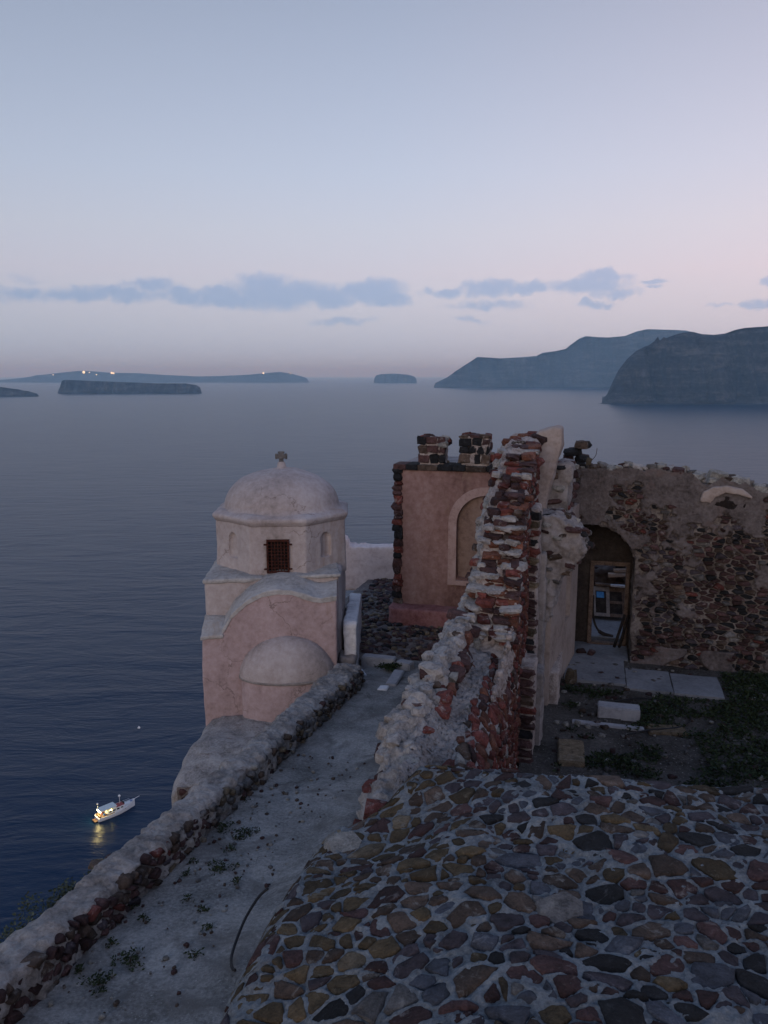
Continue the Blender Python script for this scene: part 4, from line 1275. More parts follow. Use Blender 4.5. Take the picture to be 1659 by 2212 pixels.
link('tower_wall', plastered(bm, 'tower_wall', 0.04, ((1.2, 0.03), (5, 0.012)), 38, 1), 'tower_plaster', tower)
bm = bmesh.new()
pl2 = [(NU - NR - .05, -4.9)] + [(NU + (NR + .05) * math.cos(a), NZ + (NR + .05) * math.sin(a)) for a in lin(math.pi, 0, 15)] + [(NU + NR + .05, -4.9)]
prism(bm, pl2, lambda u, z: C(u, TV + .13, z), lambda u, z: C(u, TV + .3, z))
nic = link('niche_back', bm_mesh(bm, 'niche_back'), 'niche_plaster', tower)
# raised frame round the niche
bm = bmesh.new()
def ring_pts(r): return [(NU - r, -4.9)] + [(NU - r, NZ - .6)] + [(NU + r * math.cos(a), NZ + r * math.sin(a)) for a in lin(math.pi, 0, 21)] + [(NU + r, NZ - .6), (NU + r, -4.9)]
for r0, r1, p0, p1 in ((NR, NR + .10, -.045, .1), (NR + .10, NR + .20, -.028, .1)):
    A_, B_ = ring_pts(r0), ring_pts(r1)
    for i in range(len(A_) - 1):
        q = [A_[i], B_[i], B_[i + 1], A_[i + 1]]
        box_bm(bm, [C(u, TV + p0, z) for u, z in q] + [C(u, TV + p1, z) for u, z in q])
cbox(bm, NU - NR - .2, NU + NR + .2, TV - .05, TV + .1, -5.02, -4.9)
bmesh.ops.remove_doubles(bm, verts=bm.verts, dist=0.0005)
link('niche_frame', bm_mesh(bm, 'niche_frame'), 'niche_frame', tower)
# bare stone arris on the left edge
rng = random.Random(3); z = -6.2
pal_q = pick_from({'stone_maroon': 4, 'stone_black': 2, 'stone_brown': 1.5, 'stone_red': .8})
while z < -2.2:
    hh_ = rng.uniform(.10, .2)
    blob(tower, C(-4.50 + rng.uniform(-.02, .02), TV + .12, z + hh_ / 2), (rng.uniform(.10, .14), .22, hh_ * .55), (0, 0, -PHI), pal_q(rng), 'stone')
    z += hh_
bm = bmesh.new(); cbox(bm, -4.56, -4.42, TV + .1, TV + 2.2, -6.3, -2.2)
link('bare_masonry', plastered(bm, 'bare_masonry', 0.04, ((4, 0.03), (9, 0.02)), 40, 1), 'dark_mortar', tower)
# coping of dark slabs
rng = random.Random(4); u = -4.6
while u < -1.6:
    w_ = rng.uniform(.25, .55)
    bm = bmesh.new(); cbox(bm, u, min(u + w_ - .012, -1.5), TV - .07 + rng.uniform(-.02, .01), TV + .55, -2.235, -2.10 + rng.uniform(-.015, .015))
    bmesh.ops.bevel(bm, geom=bm.edges[:], offset=.012, segments=1, affect='EDGES')
    link('coping_slab', bm_mesh(bm, 'coping_slab'), rng.choice(['stone_maroon', 'stone_black', 'stone_brown']), tower)
    u += w_
bm = bmesh.new(); cbox(bm, -4.45, -1.5, TV + .5, TV + 2.2, -2.3, -2.12)
link('tower_top', bm_mesh(bm, 'tower_top'), 'grey_plaster', tower)
blob(tower, C(-1.95, TV - .06, -2.22), (.27, .13, .13), (0, 0.1, -PHI), 'stone_pale', 'stone', 2)
# rounded plinth
bm = bmesh.new()
prism(bm, [(-4.66, 17.75), (-4.55, 17.62), (-4.3, 17.58), (-2.2, 17.62), (-2.2, 18.2), (-4.62, 18.2)], lambda a, c: C(a, c, -6.3), lambda a, c: C(a, c + .03, -5.58))
link('plinth', plastered(bm, 'plinth', 0.04, ((2, 0.03), (6, 0.015)), 41, 4), 'red_plinth', tower)
# merlons
def merlon(u0, u1, v0, v1, z0, z1, seed, label, grp):
    mt = thing('merlon', C((u0 + u1) / 2, v0, z0), label, 'merlon', grp)
    rng = random.Random(seed)
    bm = bmesh.new(); cbox(bm, u0 + .04, u1 - .04, v0 + .04, v1, z0 - .02, z1 - .05)
    me = plastered(bm, 'rubble_core', 0.03, ((4, 0.04), (10, 0.03)), seed, 1)
    link('rubble_core', me, 'wall_mortar', mt)
    z = z0 + .05
    while z < z1 - .08:
        hh_ = min(rng.uniform(.17, .26), z1 - z)
        u = u0
        while u < u1 - .05:
            w_ = min(rng.uniform(.18, .34), u1 - u)
            if u1 - u - w_ < .1: w_ = u1 - u
            bm = bmesh.new(); cbox(bm, u, u + w_ - .018, v0 + rng.uniform(-.02, .02), v0 + .2, z, z + hh_ - .008 - rng.uniform(0, .02))
            bmesh.ops.bevel(bm, geom=bm.edges[:], offset=.022, segments=1, affect='EDGES')
            for vv in bm.verts: vv.co += Vector((rng.uniform(-1, 1), rng.uniform(-1, 1), rng.uniform(-1, 1))) * .026
            link('stone', bm_mesh(bm, 'stone'), rng.choice(['stone_black', 'stone_maroon', 'stone_black', 'stone_brown', 'stone_maroon']), mt)
            u += w_
        z += hh_
    scatter_on(mt, me, 12, pick_from({'stone_red': 2, 'stone_tan': 1.5, 'stone_maroon': 2, 'stone_pale': 1}), (.05, .10), seed, lambda p_, n: (n.x > .4 or n.z > .5), embed=.3, flat=.8, spacing=.10)
    return mt
merlon(-4.02, -3.34, TV + .02, TV + .62, -2.11, -1.42, 5, 'blocky dark stone merlon nearer the free left corner of the pink tower', 'merlons of the castle')
merlon(-3.02, -2.28, TV + .02, TV + .62, -2.11, -1.36, 6, 'blocky dark stone merlon next to the tall ragged wall on the pink tower', 'merlons of the castle')

# ================================================================== back wall of the courtyard with its arched doorway
back = thing('courtyard_back_wall', C(1.5, 18.2, -6.6), 'ruined rubble courtyard wall with patchy grey plaster and round-arched opening', 'wall')
BV = 18.15
AU, AZ_, ARR = 0.10, -4.35, 1.0
btop = [(-1.2, -2.3), (-0.6, -2.15), (0.2, -2.06), (1.2, -2.04), (1.9, -2.08), (2.25, -2.2), (2.5, -2.36), (2.8, -2.22), (3.2, -2.28), (3.6, -2.5), (4.0, -2.52), (4.4, -2.42), (5.0, -2.5), (6.5, -2.7), (9, -2.8)]
def bt(u): return lerp_list(btop, u) + 0.07 * noise.noise(Vector((u * 3.1, 0, 6))) + 0.06 * noise.noise(Vector((u * 8.1, 0, 6))) * (1 if u > 1.9 else 0.3)
def in_arch(u, z, m=0.0):
    if abs(u - AU) > ARR + m: return False
    return z < AZ_ or (u - AU) ** 2 + (z - AZ_) ** 2 < (ARR + m) ** 2
bm = bmesh.new()
pl = [(-1.2, -6.9), (AU - ARR, -6.9)] + [(AU + ARR * math.cos(a), AZ_ + ARR * math.sin(a)) for a in lin(math.pi, 0, 17)] + [(AU + ARR, -6.9), (9, -6.9)] + [(u, bt(u) - .04) for u in lin(9, -1.2, 60)]
prism(bm, pl, lambda u, z: C(u, BV, z), lambda u, z: C(u, BV + 1.05, z))
link('wall_core', plastered(bm, 'wall_core', 0.06, ((2, 0.05), (6, 0.03)), 45, 1), 'dark_mortar', back)
def pmask(u, z):
    d = 0.40 * (z + 4.1) + 0.16 * (2.6 - u) + 1.25 * noise.fractal(Vector((u * 0.9, z * 0.9, 3.3)), 0.6, 2.0, 7)
    if z < -6.15: d = max(d, 0.35 + 0.8 * noise.noise(Vector((u * 1.5, z * 2, 9))))
    return d - 0.32
pal_bk = pick_from({'stone_maroon': 6, 'stone_brown': 1.6, 'stone_red': 0.3, 'stone_black': 3.2, 'stone_grey': 0.8, 'stone_purple': 1.6})  # mostly maroon and black: courtyard shade put into the stone colours
bmap = lambda u, z, h: C(u, BV - 0.03 - h, z)
masonry(back, bmap, -0.95, 6.2, -6.6, -2.1, 0.21, 0.095, lambda s, t, r, z_: pal_bk(r), lambda u, z: z < bt(u) - .03 and not in_arch(u, z, .08) and pmask(u, z) < 0.10, gap=0.028, rise=(0.02, 0.085),
        sink=0.06, seed=71, maxp=300, nside=8, mortar=None, relax=.5)
# surviving plaster: an uneven skin standing proud of the stones
gs, gt = lin(-0.95, 6.2, 290), lin(-6.6, -2.03, 190)
V, Fc, idx = [], [], {}
for j in range(189):
    for i in range(289):
        um, zm = (gs[i] + gs[i + 1]) / 2, (gt[j] + gt[j + 1]) / 2
        if pmask(um, zm) < -0.06 or in_arch(um, zm, .0) or zm > bt(um): continue
        q = []
        for a, c in ((i, j), (i + 1, j), (i + 1, j + 1), (i, j + 1)):
            if (a, c) not in idx:
                u, z = gs[a], gt[c]
                h = -0.03 + 0.10 * sstep(-0.05, 0.12, pmask(u, z)) + 0.02 * noise.noise(Vector((u * 4, z * 4, 1))) + 0.012 * noise.noise(Vector((u * 13, z * 13, 1)))
                idx[(a, c)] = len(V); V.append(bmap(u, z, h))
            q.append(idx[(a, c)])
        Fc.append(q)
link('plaster_skin', mesh_from('plaster_skin', V, Fc), 'back_plaster', back)
# loose stones and mortar along the top
rng = random.Random(8)
u = -0.9
while u < 5.2:
    s_ = rng.uniform(.06, .14) * (1.25 if u > 2.2 else 0.7)
    blob(back, C(u, BV + rng.uniform(0.0, .5), bt(u) + s_ * .15), (s_ * 1.3, s_, s_ * .7), (rng.uniform(-.3, .3), rng.uniform(-.3, .3), rng.uniform(-1, 1)), rng.choice(['stone_grey', 'stone_maroon', 'mortar', 'stone_brown', 'stone_pale']), 'stone')
    u += s_ * rng.uniform(.8, 1.6)
# scrap of a cream vault left near the top, above a near-black lump painted as a hollow's shade
bm = bmesh.new()
pl = [(2.35, -2.72), (2.42, -2.50), (2.6, -2.40), (2.9, -2.36), (3.2, -2.42), (3.42, -2.58), (3.40, -2.63), (3.1, -2.53), (2.85, -2.52), (2.68, -2.60), (2.58, -2.76)]
prism(bm, pl, lambda u, z: bmap(u, z, 0.16), lambda u, z: bmap(u, z, -.1))
link('vault_scrap', plastered(bm, 'vault_scrap', 0.025, ((5, 0.02),), 46, 1), 'cream_plaster', back)
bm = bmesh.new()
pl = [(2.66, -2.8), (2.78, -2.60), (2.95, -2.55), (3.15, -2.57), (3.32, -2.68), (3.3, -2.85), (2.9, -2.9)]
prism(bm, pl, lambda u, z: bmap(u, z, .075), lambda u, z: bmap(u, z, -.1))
link('hollow_shade', plastered(bm, 'hollow_shade', 0.03, ((5, 0.03), (12, .02)), 47, 1), 'dark_void', back)
# inner wall with the doorway
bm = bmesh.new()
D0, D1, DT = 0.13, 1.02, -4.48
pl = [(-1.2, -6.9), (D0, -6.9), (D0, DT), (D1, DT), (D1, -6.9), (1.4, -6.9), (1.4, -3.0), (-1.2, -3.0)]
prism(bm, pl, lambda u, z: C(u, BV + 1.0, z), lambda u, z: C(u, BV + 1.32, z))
link('inner_wall', plastered(bm, 'inner_wall', 0.04, ((2, 0.04), (7, 0.02)), 48, 1), 'sooty_shaded_plaster', back)
dr = None
for (u0, u1, z0, z1) in [(D0 - .02, D0 + .08, -6.6, DT), (D1 - .07, D1 + .02, -6.6, DT), (D0 - .02, D1 + .02, DT - .07, DT + .03), (D0 - .02, D1 + .02, -6.6, -6.52)]:
    bm = bmesh.new(); cbox(bm, u0, u1, BV + .93, BV + 1.10, z0, z1)
    bmesh.ops.bevel(bm, geom=bm.edges[:], offset=.008, segments=1, affect='EDGES')
    link('door_frame', bm_mesh(bm, 'door_frame'), 'wood', back)

# dark masonry stump at the corner of the back wall
stump = thing('merlon', C(-0.3, 18.4, -2.1), 'crumbling merlon of dark stones with a bent wire at the corner of the courtyard wall', 'merlon', 'merlons of the castle')
rng = random.Random(14)
for k in range(15):
    uu, zz = rng.uniform(-.58, -.12), -2.05 + (k // 4) * .16
    blob(stump, C(uu if k < 12 else -0.22 + .05 * k % .1, 18.3 + rng.uniform(0, .3), zz), (rng.uniform(.11, .17), .14, .085), (0, rng.uniform(-.1, .1), rng.uniform(-.4, .4)), rng.choice(['stone_black', 'stone_maroon', 'stone_black', 'stone_brown']), 'stone')
blob(stump, C(-0.04, 18.15, -1.93), (.06, .05, .09), (0, .2, 0), 'stone_tan', 'stone')
link('wire', tube(spline([C(-.05, 18.2, -2.02), C(.03, 18.2, -1.9), C(.11, 18.2, -1.78), C(.13, 18.2, -1.62)]), .006, 5), 'rust', stump)

# ---- things seen through the doorway
def plank(name, u0, u1, v, z, t, d, mat, label, tilt=0.0, yaw=0.0, cat='plank', grp='boards stacked behind the doorway'):
    bm = bmesh.new()
    box_bm(bm, [(-(u1 - u0) / 2, -d / 2, 0), ((u1 - u0) / 2, -d / 2, 0), ((u1 - u0) / 2, d / 2, 0), (-(u1 - u0) / 2, d / 2, 0), (-(u1 - u0) / 2, -d / 2, t), ((u1 - u0) / 2, -d / 2, t), ((u1 - u0) / 2, d / 2, t), (-(u1 - u0) / 2, d / 2, t)])
    bmesh.ops.subdivide_edges(bm, edges=bm.edges[:], cuts=2)
    me = bm_mesh(bm, name); rough_up(me, ((5, t * .3),), z)
    o = link(name, me, mat)
    o.location = C((u0 + u1) / 2, v, z); o.rotation_euler = (0, tilt, -PHI + yaw)
    return tag(o, label, cat, grp)
GRP = 'boards stacked behind the doorway'
heap = merged = thing('rubble_heap', C(0.8, 22.2, -6.6), 'dark heap of rubble and timber beyond the doorway', 'rubble heap')
bm = bmesh.new(); cbox(bm, -0.4, 2.2, 21.75, 23.4, -6.7, -5.35)
me = plastered(bm, 'heap_core', 0.06, ((1.5, .2), (4, .12)), 49, 1); link('heap_core', me, 'cliff_rock', heap)
scatter_on(heap, me, 40, pick_from({'stone_black': 3, 'stone_maroon': 2, 'stone_brown': 1}), (.08, .18), 53, None, embed=.3, flat=.6, spacing=.15)
plank('plank', 0.35, 1.7, 21.9, -5.12, .10, .35, 'white_board', 'white board lying on top of the rubble heap behind the doorway', .06, .1, 'board')
plank('plank', 0.75, 1.9, 21.75, -5.28, .07, .20, 'pale_wood', 'uppermost pale timber plank on the heap behind the doorway', -.10, .1)
plank('plank', 0.62, 1.8, 21.65, -5.42, .08, .18, 'pale_wood', 'lower thick pale timber plank on the heap behind the doorway', -.06, .05)
plank('plank', 0.28, 1.7, 21.5, -5.72, .05, .15, 'wood', 'long brown plank low on the heap behind the doorway', .05, .0)
plank('plank', 0.68, 1.5, 21.45, -5.68, .04, .12, 'white_board', 'narrow white strip of board lying over the brown plank', .03, .1, 'board')
# old panelled door leaning on the heap
od = thing('old_door', C(0.62, 21.2, -6.5), 'weathered panelled door with a blue pane leaning on the heap behind the doorway', 'door')
def odp(a, c, d): return C(0.25 + a * .9 - c * .05, 21.1 + c * .38 + d, -6.45 + c * .72)
def odbox(name, a0, a1, c0, c1, d0, d1, mat):
    bm = bmesh.new(); box_bm(bm, [odp(a0, c0, d0), odp(a1, c0, d0), odp(a1, c1, d0), odp(a0, c1, d0), odp(a0, c0, d1), odp(a1, c0, d1), odp(a1, c1, d1), odp(a0, c1, d1)])
    return link(name, bm_mesh(bm, name), mat, od)
odbox('door_leaf', 0, .95, 0, 1, .03, .05, 'dark_wood')
for a0, a1, c0, c1 in [(0, .09, 0, 1), (.40, .50, 0, 1), (.86, .95, 0, 1), (.09, .40, 0, .1), (.09, .40, .86, 1), (.5, .86, 0, .1), (.5, .86, .86, 1), (.5, .86, .45, .53)]:
    odbox('door_rail', a0, a1, c0, c1, 0, .03, 'grey_plaster' if a0 < .45 and a1 < .55 else 'wood')
odbox('door_pane', .12, .34, .62, .82, .012, .028, 'blue_paint')
# two props leaning in the opening, and a dark curved timber
for k, (u0, u1, lab) in enumerate([(0.78, 0.98, 'dark timber prop leaning in the doorway, left one of two'), (0.90, 1.06, 'dark timber prop leaning in the doorway, right one of two')]):
    o = link('timber_prop', tube([C(u0 - .02, 18.95, -6.56), C(u1, 19.1, -5.75)], .035, 6), 'dark_wood')
    tag(o, lab, 'timber prop', 'props in the doorway')
o = link('curved_timber', tube(spline([C(.22, 19.75, -5.5), C(.25, 19.75, -6.1), C(.42, 19.75, -6.45), C(.75, 19.75, -6.56)]), [.03] * 16 + [.05] * 9, 6), 'dark_wood')
tag(o, 'dark curved timber lying just beyond the doorway sill', 'timber')
for k, (u, v, lab) in enumerate([(-.02, 18.35, 'left of two reddish stones lying on the slabs under the arch'), (.22, 18.3, 'right of two reddish stones lying on the slabs under the arch')]):
    o = blob(None, C(u, v, -6.52), (.11, .08, .06), (0, 0, k), 'stone_maroon', 'loose_stone'); tag(o, lab, 'stone', 'loose stones under the arch')

# ---- courtyard things
def slabobj(name, p0, p1, dep, z0, z1, mat, label, cat, seed=0, grp=None, amp=.012):
    """block whose front lower edge runs p0 -> p1 (world XY)"""
    a, b_ = Vector((*p0, 0)), Vector((*p1, 0))
    n_ = Vector((-(b_ - a).y, (b_ - a).x, 0)).normalized() * dep
    bm = bmesh.new()
    Z0, Z1 = Vector((0, 0, z0)), Vector((0, 0, z1))
    box_bm(bm, [a + Z0, b_ + Z0, b_ + n_ + Z0, a + n_ + Z0, a + Z1, b_ + Z1, b_ + n_ + Z1, a + n_ + Z1])
    bmesh.ops.bevel(bm, geom=bm.edges[:], offset=min(.02, (z1 - z0) * .2), segments=2, affect='EDGES')
    bmesh.ops.subdivide_edges(bm, edges=bm.edges[:], cuts=1)
    me = bm_mesh(bm, name); rough_up(me, ((6, amp),), seed)
    return tag(link(name, me, mat), label, cat, grp)
slabobj('marble_block', (4.18, 14.22), (4.94, 14.02), .30, -6.62, -6.36, 'marble', 'white marble block lying in the weedy courtyard', 'stone block', 1)
slabobj('marble_slab', (3.62, 13.98), (4.9, 13.64), .14, -6.62, -6.565, 'marble', 'thin pale slab on the ground in front of the marble block', 'slab', 2)
slabobj('tan_stone', (2.98, 12.35), (3.42, 12.25), .85, -6.62, -6.50, 'stone_tan', 'flat tan stone slab at the foot of the plastered piers', 'stone block', 3, amp=.03)
slabobj('tan_stone', (4.95, 13.5), (5.65, 13.42), .35, -6.62, -6.54, 'stone_tan', 'flat tan stone slab half sunk in weeds right of the marble block', 'stone block', 4, amp=.03)
o = blob(None, C(-0.20, 16.45, -6.45), (.12, .1, .16), (0, 0, 1), 'stone_tan', 'loose_stone'); tag(o, 'upright yellowish stone beside the grey paving slabs', 'stone')
hose = link('garden_hose', tube(spline([(4.5, 14.6, -6.5), (4.9, 14.95, -6.54), (5.42, 15.0, -6.54), (5.86, 14.65, -6.54), (5.95, 14.1, -6.54), (5.6, 13.7, -6.54), (4.95, 13.55, -6.53), (4.5, 13.4, -6.55)], 8), .016, 6), 'black_rubber')
tag(hose, 'black hose curling round the marble block in the courtyard', 'hose')

# leaves: crossed blades gathered into one mesh
def leaves(pts, size, seed, up=0.6):
    rng = random.Random(seed)
    V, Fc = [], []
    for p_ in pts:
        a = Vector((rng.uniform(-1, 1), rng.uniform(-1, 1), rng.uniform(-.2, 1) * up)).normalized()
        b_ = a.cross(Vector((rng.uniform(-1, 1), rng.uniform(-1, 1), rng.uniform(-1, 1)))).normalized()
        s_ = size * rng.uniform(.6, 1.4)
        p_ = Vector(p_)
        i = len(V)
        V += [p_, p_ + a * s_ * .5 + b_ * s_ * .22, p_ + a * s_, p_ + a * s_ * .5 - b_ * s_ * .22]
        Fc.append((i, i + 1, i + 2, i + 3))
    return V, Fc
rng = random.Random(5)
pts, peb = [], []
while len(pts) < 42000:
    x, y = rng.uniform(2.6, 10), rng.uniform(7.5, 17.2)
    u, v = x * CF - y * SF, x * SF + y * CF
    if u < -.35 or (16.2 < v and u < 3.0): continue
    d = 1.5 * noise.fractal(Vector((x * .8, y * 1.1, 4)), 0.8, 2.0, 5) + .16 * (x - 5.2) - .02
    if u < 0.3: d += .12
    if d > rng.uniform(0.0, .25):
        pts.append((x, y, -6.6 + rng.uniform(-.02, .07)))
V, Fc = leaves(pts, .075, 6)
tag(link('courtyard_weeds', mesh_from('courtyard_weeds', V, Fc, False), 'leaf_green'), 'dark green weeds spreading over the courtyard soil', 'weeds', kind='stuff')
items = []
from mathutils import Euler
for k in range(420):
    u, v = rng.uniform(-.5, 4.5), rng.uniform(11, 17.8)
    s_ = rng.choice([.015, .02, .03, .05])
    items.append((C(u, v, -6.585), (s_ * 1.2, s_, s_ * .7), Euler((0, 0, rng.uniform(0, 6))), rng.choice(['stone_grey', 'stone_pale', 'stone_brown', 'stone_grey', 'stone_maroon']), rng.randrange(9)))
tag(merged_blobs('courtyard_gravel', items), 'scattered small stones and grit on the courtyard ground', 'gravel')

# ---- yard and path things
items = []
for k in range(1900):
    u, v = rng.uniform(-6.0, -2.2), rng.uniform(15.2, 23)
    s_ = rng.uniform(.03, .075)
    items.append((C(u, v, rub_z(u, v) + .005), (s_ * 1.25, s_, s_ * .55), Euler((rng.uniform(-.2, .2), rng.uniform(-.2, .2), rng.uniform(0, 6))), rng.choice(['stone_maroon', 'stone_black', 'stone_purple', 'stone_maroon', 'stone_brown', 'stone_tan']), rng.randrange(9)))
tag(merged_blobs('yard_rubble', items), 'dark rubble stones strewn over the yard beside the tower', 'rubble')
slabobj('kerb_stone', (-.47, 15.0), (.20, 14.80), .24, -6.0, -5.63, 'marble', 'longer whitewashed kerb stone where the path meets the yard', 'kerb stone', 5, 'kerb stones at the path end')
slabobj('kerb_stone', (.22, 14.78), (.50, 14.62), .24, -6.0, -5.66, 'marble', 'shorter whitewashed kerb stone beside the ragged wall', 'kerb stone', 6, 'kerb stones at the path end')
slabobj('fallen_slab', (.02, 13.55), (.22, 13.5), .75, path_z(-3.2, 13.3) - .02, path_z(-3.2, 13.3) + .06, 'marble', 'pale rectangular slab lying at the end of the path', 'slab', 7)
slabobj('fallen_slab', (-.12, 13.3), (.05, 13.26), .2, path_z(-3.2, 13.1) - .02, path_z(-3.2, 13.1) + .04, 'white_lime', 'small broken slab piece at the end of the path', 'slab', 8)
o = link('pipe_end', tube(spline([(-.52, 14.35, -5.62), (-.45, 14.2, -5.58), (-.34, 14.05, -5.66)], 6), .018, 6), 'white_pipe'); tag(o, 'short white pipe end bent over the path by the white wall', 'pipe')
def tuft(x, y, z, r, n, label, seed, grp='weed tufts on the path', size=.05):
    rng = random.Random(seed)
    t = thing('weed_tuft', (x, y, z), label, 'weed', grp)
    P_ = []
    for k in range(n):
        a = rng.uniform(0, 2 * math.pi); q = r * math.sqrt(rng.random()) * (1 + .5 * math.sin(3 * a + seed))
        P_.append((x + q * math.cos(a), y + q * math.sin(a) * .8, z + rng.uniform(-.01, .05) * (1.2 - q / r / 1.6)))
    V, Fc = leaves(P_, size, seed)
    link('foliage', mesh_from('foliage', V, Fc, False), 'leaf_green', t)
    link('stem', tube([(x, y, z - .04), (x + .01, y, z + .02)], .008, 5), 'bark', t)
    return t
WEEDS = [(-1.82, 7.95), (-1.52, 7.82), (-1.65, 7.07), (-1.66, 6.33), (-2.16, 6.19), (-2.09, 5.62), (-2.25, 5.35), (-2.45, 5.5), (-2.32, 5.84), (-2.34, 6.39), (-1.96, 7.18), (-1.84, 6.51), (-1.34, 4.87), (-1.7, 8.66), (-1.58, 7.69), (-1.55, 6.05), (-1.97, 6.95), (-1.62, 7.45), (-1.44, 6.83), (-1.58, 5.69)]
for k, (x, y) in enumerate(WEEDS):
    u, v = x * CF - y * SF, x * SF + y * CF
    big = k in (0, 1, 2, 5, 6)
    BIGW = {0: 'spreading weed tuft on the path, the far one of the pair by the parapet', 1: 'spreading weed tuft standing out in the path away from the parapet', 2: 'spreading weed tuft in the middle of the path halfway along',
            5: 'spreading weed tuft on the near part of the path, right of its neighbour', 6: 'largest spreading weed tuft on the near path close to the parapet foot'}
    tuft(x, y, path_z(u, v) + .01, 0.12 if big else RNG.uniform(.03, .06), 190 if big else 50, BIGW.get(k, 'tiny dark green weed sprig rooted in the concrete path'), 200 + k, size=.03)
tuft(.12, 14.62, -5.72, .20, 420, 'dark bushy weed against the whitewashed kerb stones', 301, None, .06)
items = []
for k in range(260):
    u, v = rng.uniform(-3.85, -2.55), rng.uniform(3.5, 9.5)
    s_ = rng.choice([.006, .009, .012, .018])
    items.append((C(u, v, path_z(u, v) + .012), (s_ * 1.3, s_, s_ * .7), Euler((0, 0, rng.uniform(0, 6))), rng.choice(['stone_grey', 'stone_brown', 'stone_pale', 'stone_maroon']), rng.randrange(9)))
tag(merged_blobs('path_grit', items), 'grit and stone chips scattered on the path', 'grit')
o = link('black_pipe', tube(spline([(-1.00, 6.02, -4.36), (-1.08, 5.98, -4.42), (-1.17, 5.86, -4.52), (-1.22, 5.70, -4.60), (-1.23, 5.52, -4.62), (-1.19, 5.36, -4.58), (-1.15, 5.27, -4.52)], 6), .012, 7), 'black_rubber')
tag(o, 'black pipe curving down from the terrace edge to the path', 'pipe')

# ---- shrubs below the parapet
def shrub(x, y, z, r, n, label, seed):
    rng = random.Random(seed)
    t = thing('shrub', (x, y, z - r), label, 'shrub', 'shrubs below the parapet')
    P_ = []
    cl = [(rng.uniform(-.7, .7) * r, rng.uniform(-.8, .8) * r, rng.uniform(-.35, .55) * r, rng.uniform(.25, .5) * r) for _ in range(16)]
    for k in range(n):
        a = rng.choice(cl)
        d = Vector((rng.gauss(0, 1), rng.gauss(0, 1), rng.gauss(0, 1))).normalized() * a[3] * rng.random() ** .4
        P_.append((x + a[0] + d.x, y + a[1] + d.y, z + a[2] + d.z))
    V, Fc = leaves(P_, .045, seed)
    link('foliage', mesh_from('foliage', V, Fc, False), 'leaf_olive', t)
    for a in cl[:6]:
        link('branch', tube([(x, y, z - r * 1.5), (x + a[0] * .5, y + a[1] * .5, z - r * .3), (x + a[0], y + a[1], z + a[2])], [.03, .02, .008], 5), 'bark', t)
shrub(-3.72, 7.1, -5.95, .50, 3600, 'olive green shrub nearest the lower left corner below the parapet', 401)
shrub(-3.75, 8.0, -6.2, .45, 3000, 'middle olive green shrub of three below the parapet', 402)
shrub(-3.4, 8.7, -6.35, .40, 1700, 'smallest olive green shrub beside the broken stub wall below the parapet', 403)
stub = thing('stub_wall', (-3.6, 9.1, -6.8), 'broken dark red stub of wall peeping over the parapet', 'wall')
bm = bmesh.new(); cbox(bm, -6.05, -5.45, 7.7, 8.15, -8.6, -6.3)
me = plastered(bm, 'wall_core', 0.04, ((3, .06), (8, .03)), 60, 1); link('wall_core', me, 'dark_mortar', stub)
scatter_on(stub, me, 30, pal_d, (.06, .12), 61, lambda p_, n: p_.z > -7.2, embed=.3, flat=.6, spacing=.1)

# ================================================================== boat at anchor far below
BO = Vector((-68.3, 181.4, SEA)); BYAW = math.atan2(6.8, 6.8)
boat = thing('excursion_boat', BO, 'white wooden excursion boat with lit stern anchored on the dark sea', 'boat')
def B(x, y, z):
    c, s = math.cos(BYAW), math.sin(BYAW)
    return Vector((BO.x + (x - 5.2) * c - y * s, BO.y + (x - 5.2) * s + y * c, SEA + z))
secs = [(0, 1.30, .95, .9), (1, 1.5, .95, .95), (3, 1.65, .95, 1.0), (5.5, 1.6, 1.05, 1.0), (7.5, 1.2, 1.25, .85), (9, .62, 1.5, .5), (10.2, .06, 1.75, .06)]
bm = bmesh.new(); rows = []
for x, w_, d, k in secs:
    rows.append([bm.verts.new(B(x, y, z)) for y, z in [(-w_, d), (-w_ * .94, .3), (-w_ * k * .6, -.5), (w_ * k * .6, -.5), (w_ * .94, .3), (w_, d)]])
for a, c in zip(rows, rows[1:]):
    for i in range(6): bm.faces.new([a[i], a[(i + 1) % 6], c[(i + 1) % 6], c[i]])
bm.faces.new(rows[0]); bm.faces.new(rows[-1][::-1])
link('hull', bm_mesh(bm, 'hull'), 'boat_white', boat)
def bbox(name, x0, x1, y0, y1, z0, z1, mat, parent=boat):
    bm = bmesh.new(); box_bm(bm, [B(x0, y0, z0), B(x1, y0, z0), B(x1, y1, z0), B(x0, y1, z0), B(x0, y0, z1), B(x1, y0, z1), B(x1, y1, z1), B(x0, y1, z1)])
    bmesh.ops.bevel(bm, geom=bm.edges[:], offset=.03, segments=1, affect='EDGES')
    return link(name, bm_mesh(bm, name), mat, parent)
for sy in (-1, 1):
    link('gunwale', tube([B(x, sy * w_, d + .12) for x, w_, d, k in secs], .09, 6), 'boat_white', boat)
bbox('deck', .2, 7.2, -1.35, 1.35, .93, 1.0, 'boat_wood')
cab = bbox('cabin', 2.4, 7.0, -.95, .95, 1.0, 1.95, 'boat_white')
for i in range(4):
    for sy in (-1, 1):
        bbox('cabin_window', 2.8 + i * 1.05, 3.5 + i * 1.05, sy * .96 - .02, sy * .96 + .02, 1.35, 1.75, 'boat_glass', cab)
bbox('canopy_roof', .6, 4.9, -1.25, 1.25, 2.55, 2.66, 'boat_canvas')
for x in (.8, 2.8, 4.7):
    for sy in (-1, 1): link('canopy_post', tube([B(x, sy * 1.15, 1.0), B(x, sy * 1.15, 2.56)], .04, 6), 'boat_white', boat)
bbox('sun_deck', 4.9, 7.0, -.9, .9, 1.95, 2.03, 'boat_red')
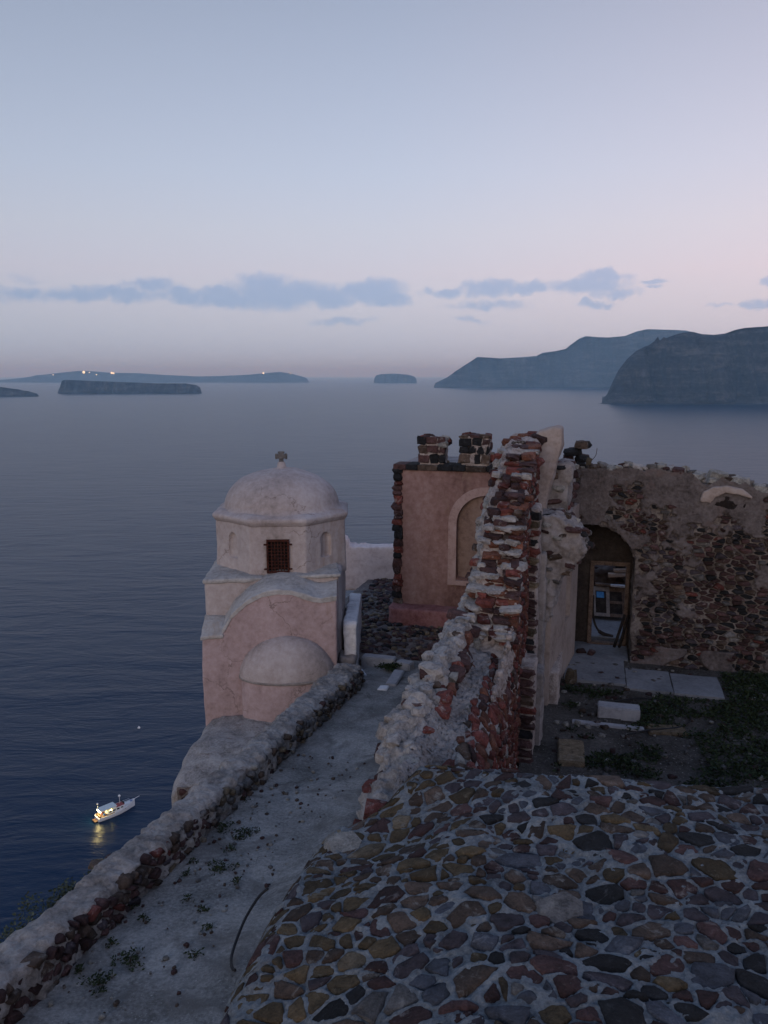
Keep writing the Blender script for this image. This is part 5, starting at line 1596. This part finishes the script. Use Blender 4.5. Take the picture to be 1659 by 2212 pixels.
bbox('windscreen', 6.95, 7.05, -.85, .85, 2.0, 2.5, 'boat_glass')
bbox('fore_deck', 7.2, 9.2, -.5, .5, 1.45, 1.6, 'boat_white')
bbox('anchor_locker', 9.0, 9.5, -.25, .25, 1.6, 1.85, 'boat_blue')
link('bowsprit', tube([B(9.6, 0, 1.75), B(11.6, 0, 2.1)], [.09, .05], 6), 'boat_white', boat)
ms = link('mast', tube([B(6.3, .3, 2.0), B(6.3, .3, 4.0)], .05, 6), 'boat_white', boat)
bm = bmesh.new(); bmesh.ops.create_uvsphere(bm, u_segments=10, v_segments=6, radius=.32, matrix=Matrix.Translation(B(6.3, .3, 4.1))); link('radar_dome', bm_mesh(bm, 'radar_dome', True), 'boat_white', ms)
ms = link('mast', tube([B(.8, .9, 2.6), B(.8, .9, 3.9)], .04, 6), 'boat_white', boat)
bm = bmesh.new(); bmesh.ops.create_uvsphere(bm, u_segments=10, v_segments=6, radius=.2, matrix=Matrix.Translation(B(.8, .9, 3.95))); link('mast_light', bm_mesh(bm, 'mast_light', True), 'boat_white', ms)
for sy in (-1, 1):
    link('rail', tube([B(x, sy * w_ * .96, d + .62) for x, w_, d, k in secs[3:6]], .03, 5), 'boat_white', boat)
    for x, w_, d, k in secs[3:6]: link('rail_post', tube([B(x, sy * w_ * .96, d), B(x, sy * w_ * .96, d + .62)], .025, 5), 'boat_white', boat)
for k, (x, y) in enumerate([(1.5, -.7), (2.0, .5), (1.2, .3)]): bbox('deck_box', x, x + .5, y, y + .4, 1.0, 1.45, ('boat_blue', 'boat_wood', 'boat_red')[k])
bbox('stern_platform', -.9, .1, -.9, .9, .25, .35, 'boat_wood')
bbox('stern_bench', .3, .7, -1.1, 1.1, 1.0, 1.4, 'boat_wood')
bbox('stern_lamp', .55, .75, -.95, -.2, 2.25, 2.5, 'warm_lamp'); bbox('stern_lamp', .55, .75, .2, .9, 2.3, 2.5, 'warm_lamp')
bbox('side_lamp', 3.0, 3.4, -1.3, -1.22, 2.1, 2.25, 'warm_lamp')
ld = bpy.data.lights.new('stern_lamp_light', 'POINT'); ld.energy = 420; ld.color = (1, .78, .32); ld.shadow_soft_size = .3
lo = bpy.data.objects.new('stern_lamp_light', ld); COL.objects.link(lo); lo.parent = boat; lo.matrix_parent_inverse = Matrix.Translation(-BO); lo.location = B(.2, 0, 2.1)
# mooring buoy
bu = thing('mooring_buoy', (-77.6, 229.5, SEA), 'tiny white mooring buoy alone on the sea above the boat', 'buoy')
bm = bmesh.new(); bmesh.ops.create_uvsphere(bm, u_segments=14, v_segments=8, radius=.42, matrix=Matrix.Translation((-77.6, 229.5, SEA + .15))); link('float', bm_mesh(bm, 'float', True), 'boat_white', bu)
link('mooring_ring', tube([(-77.6, 229.5, SEA + .5), (-77.6, 229.5, SEA + .8)], .05, 6), 'boat_white', bu)
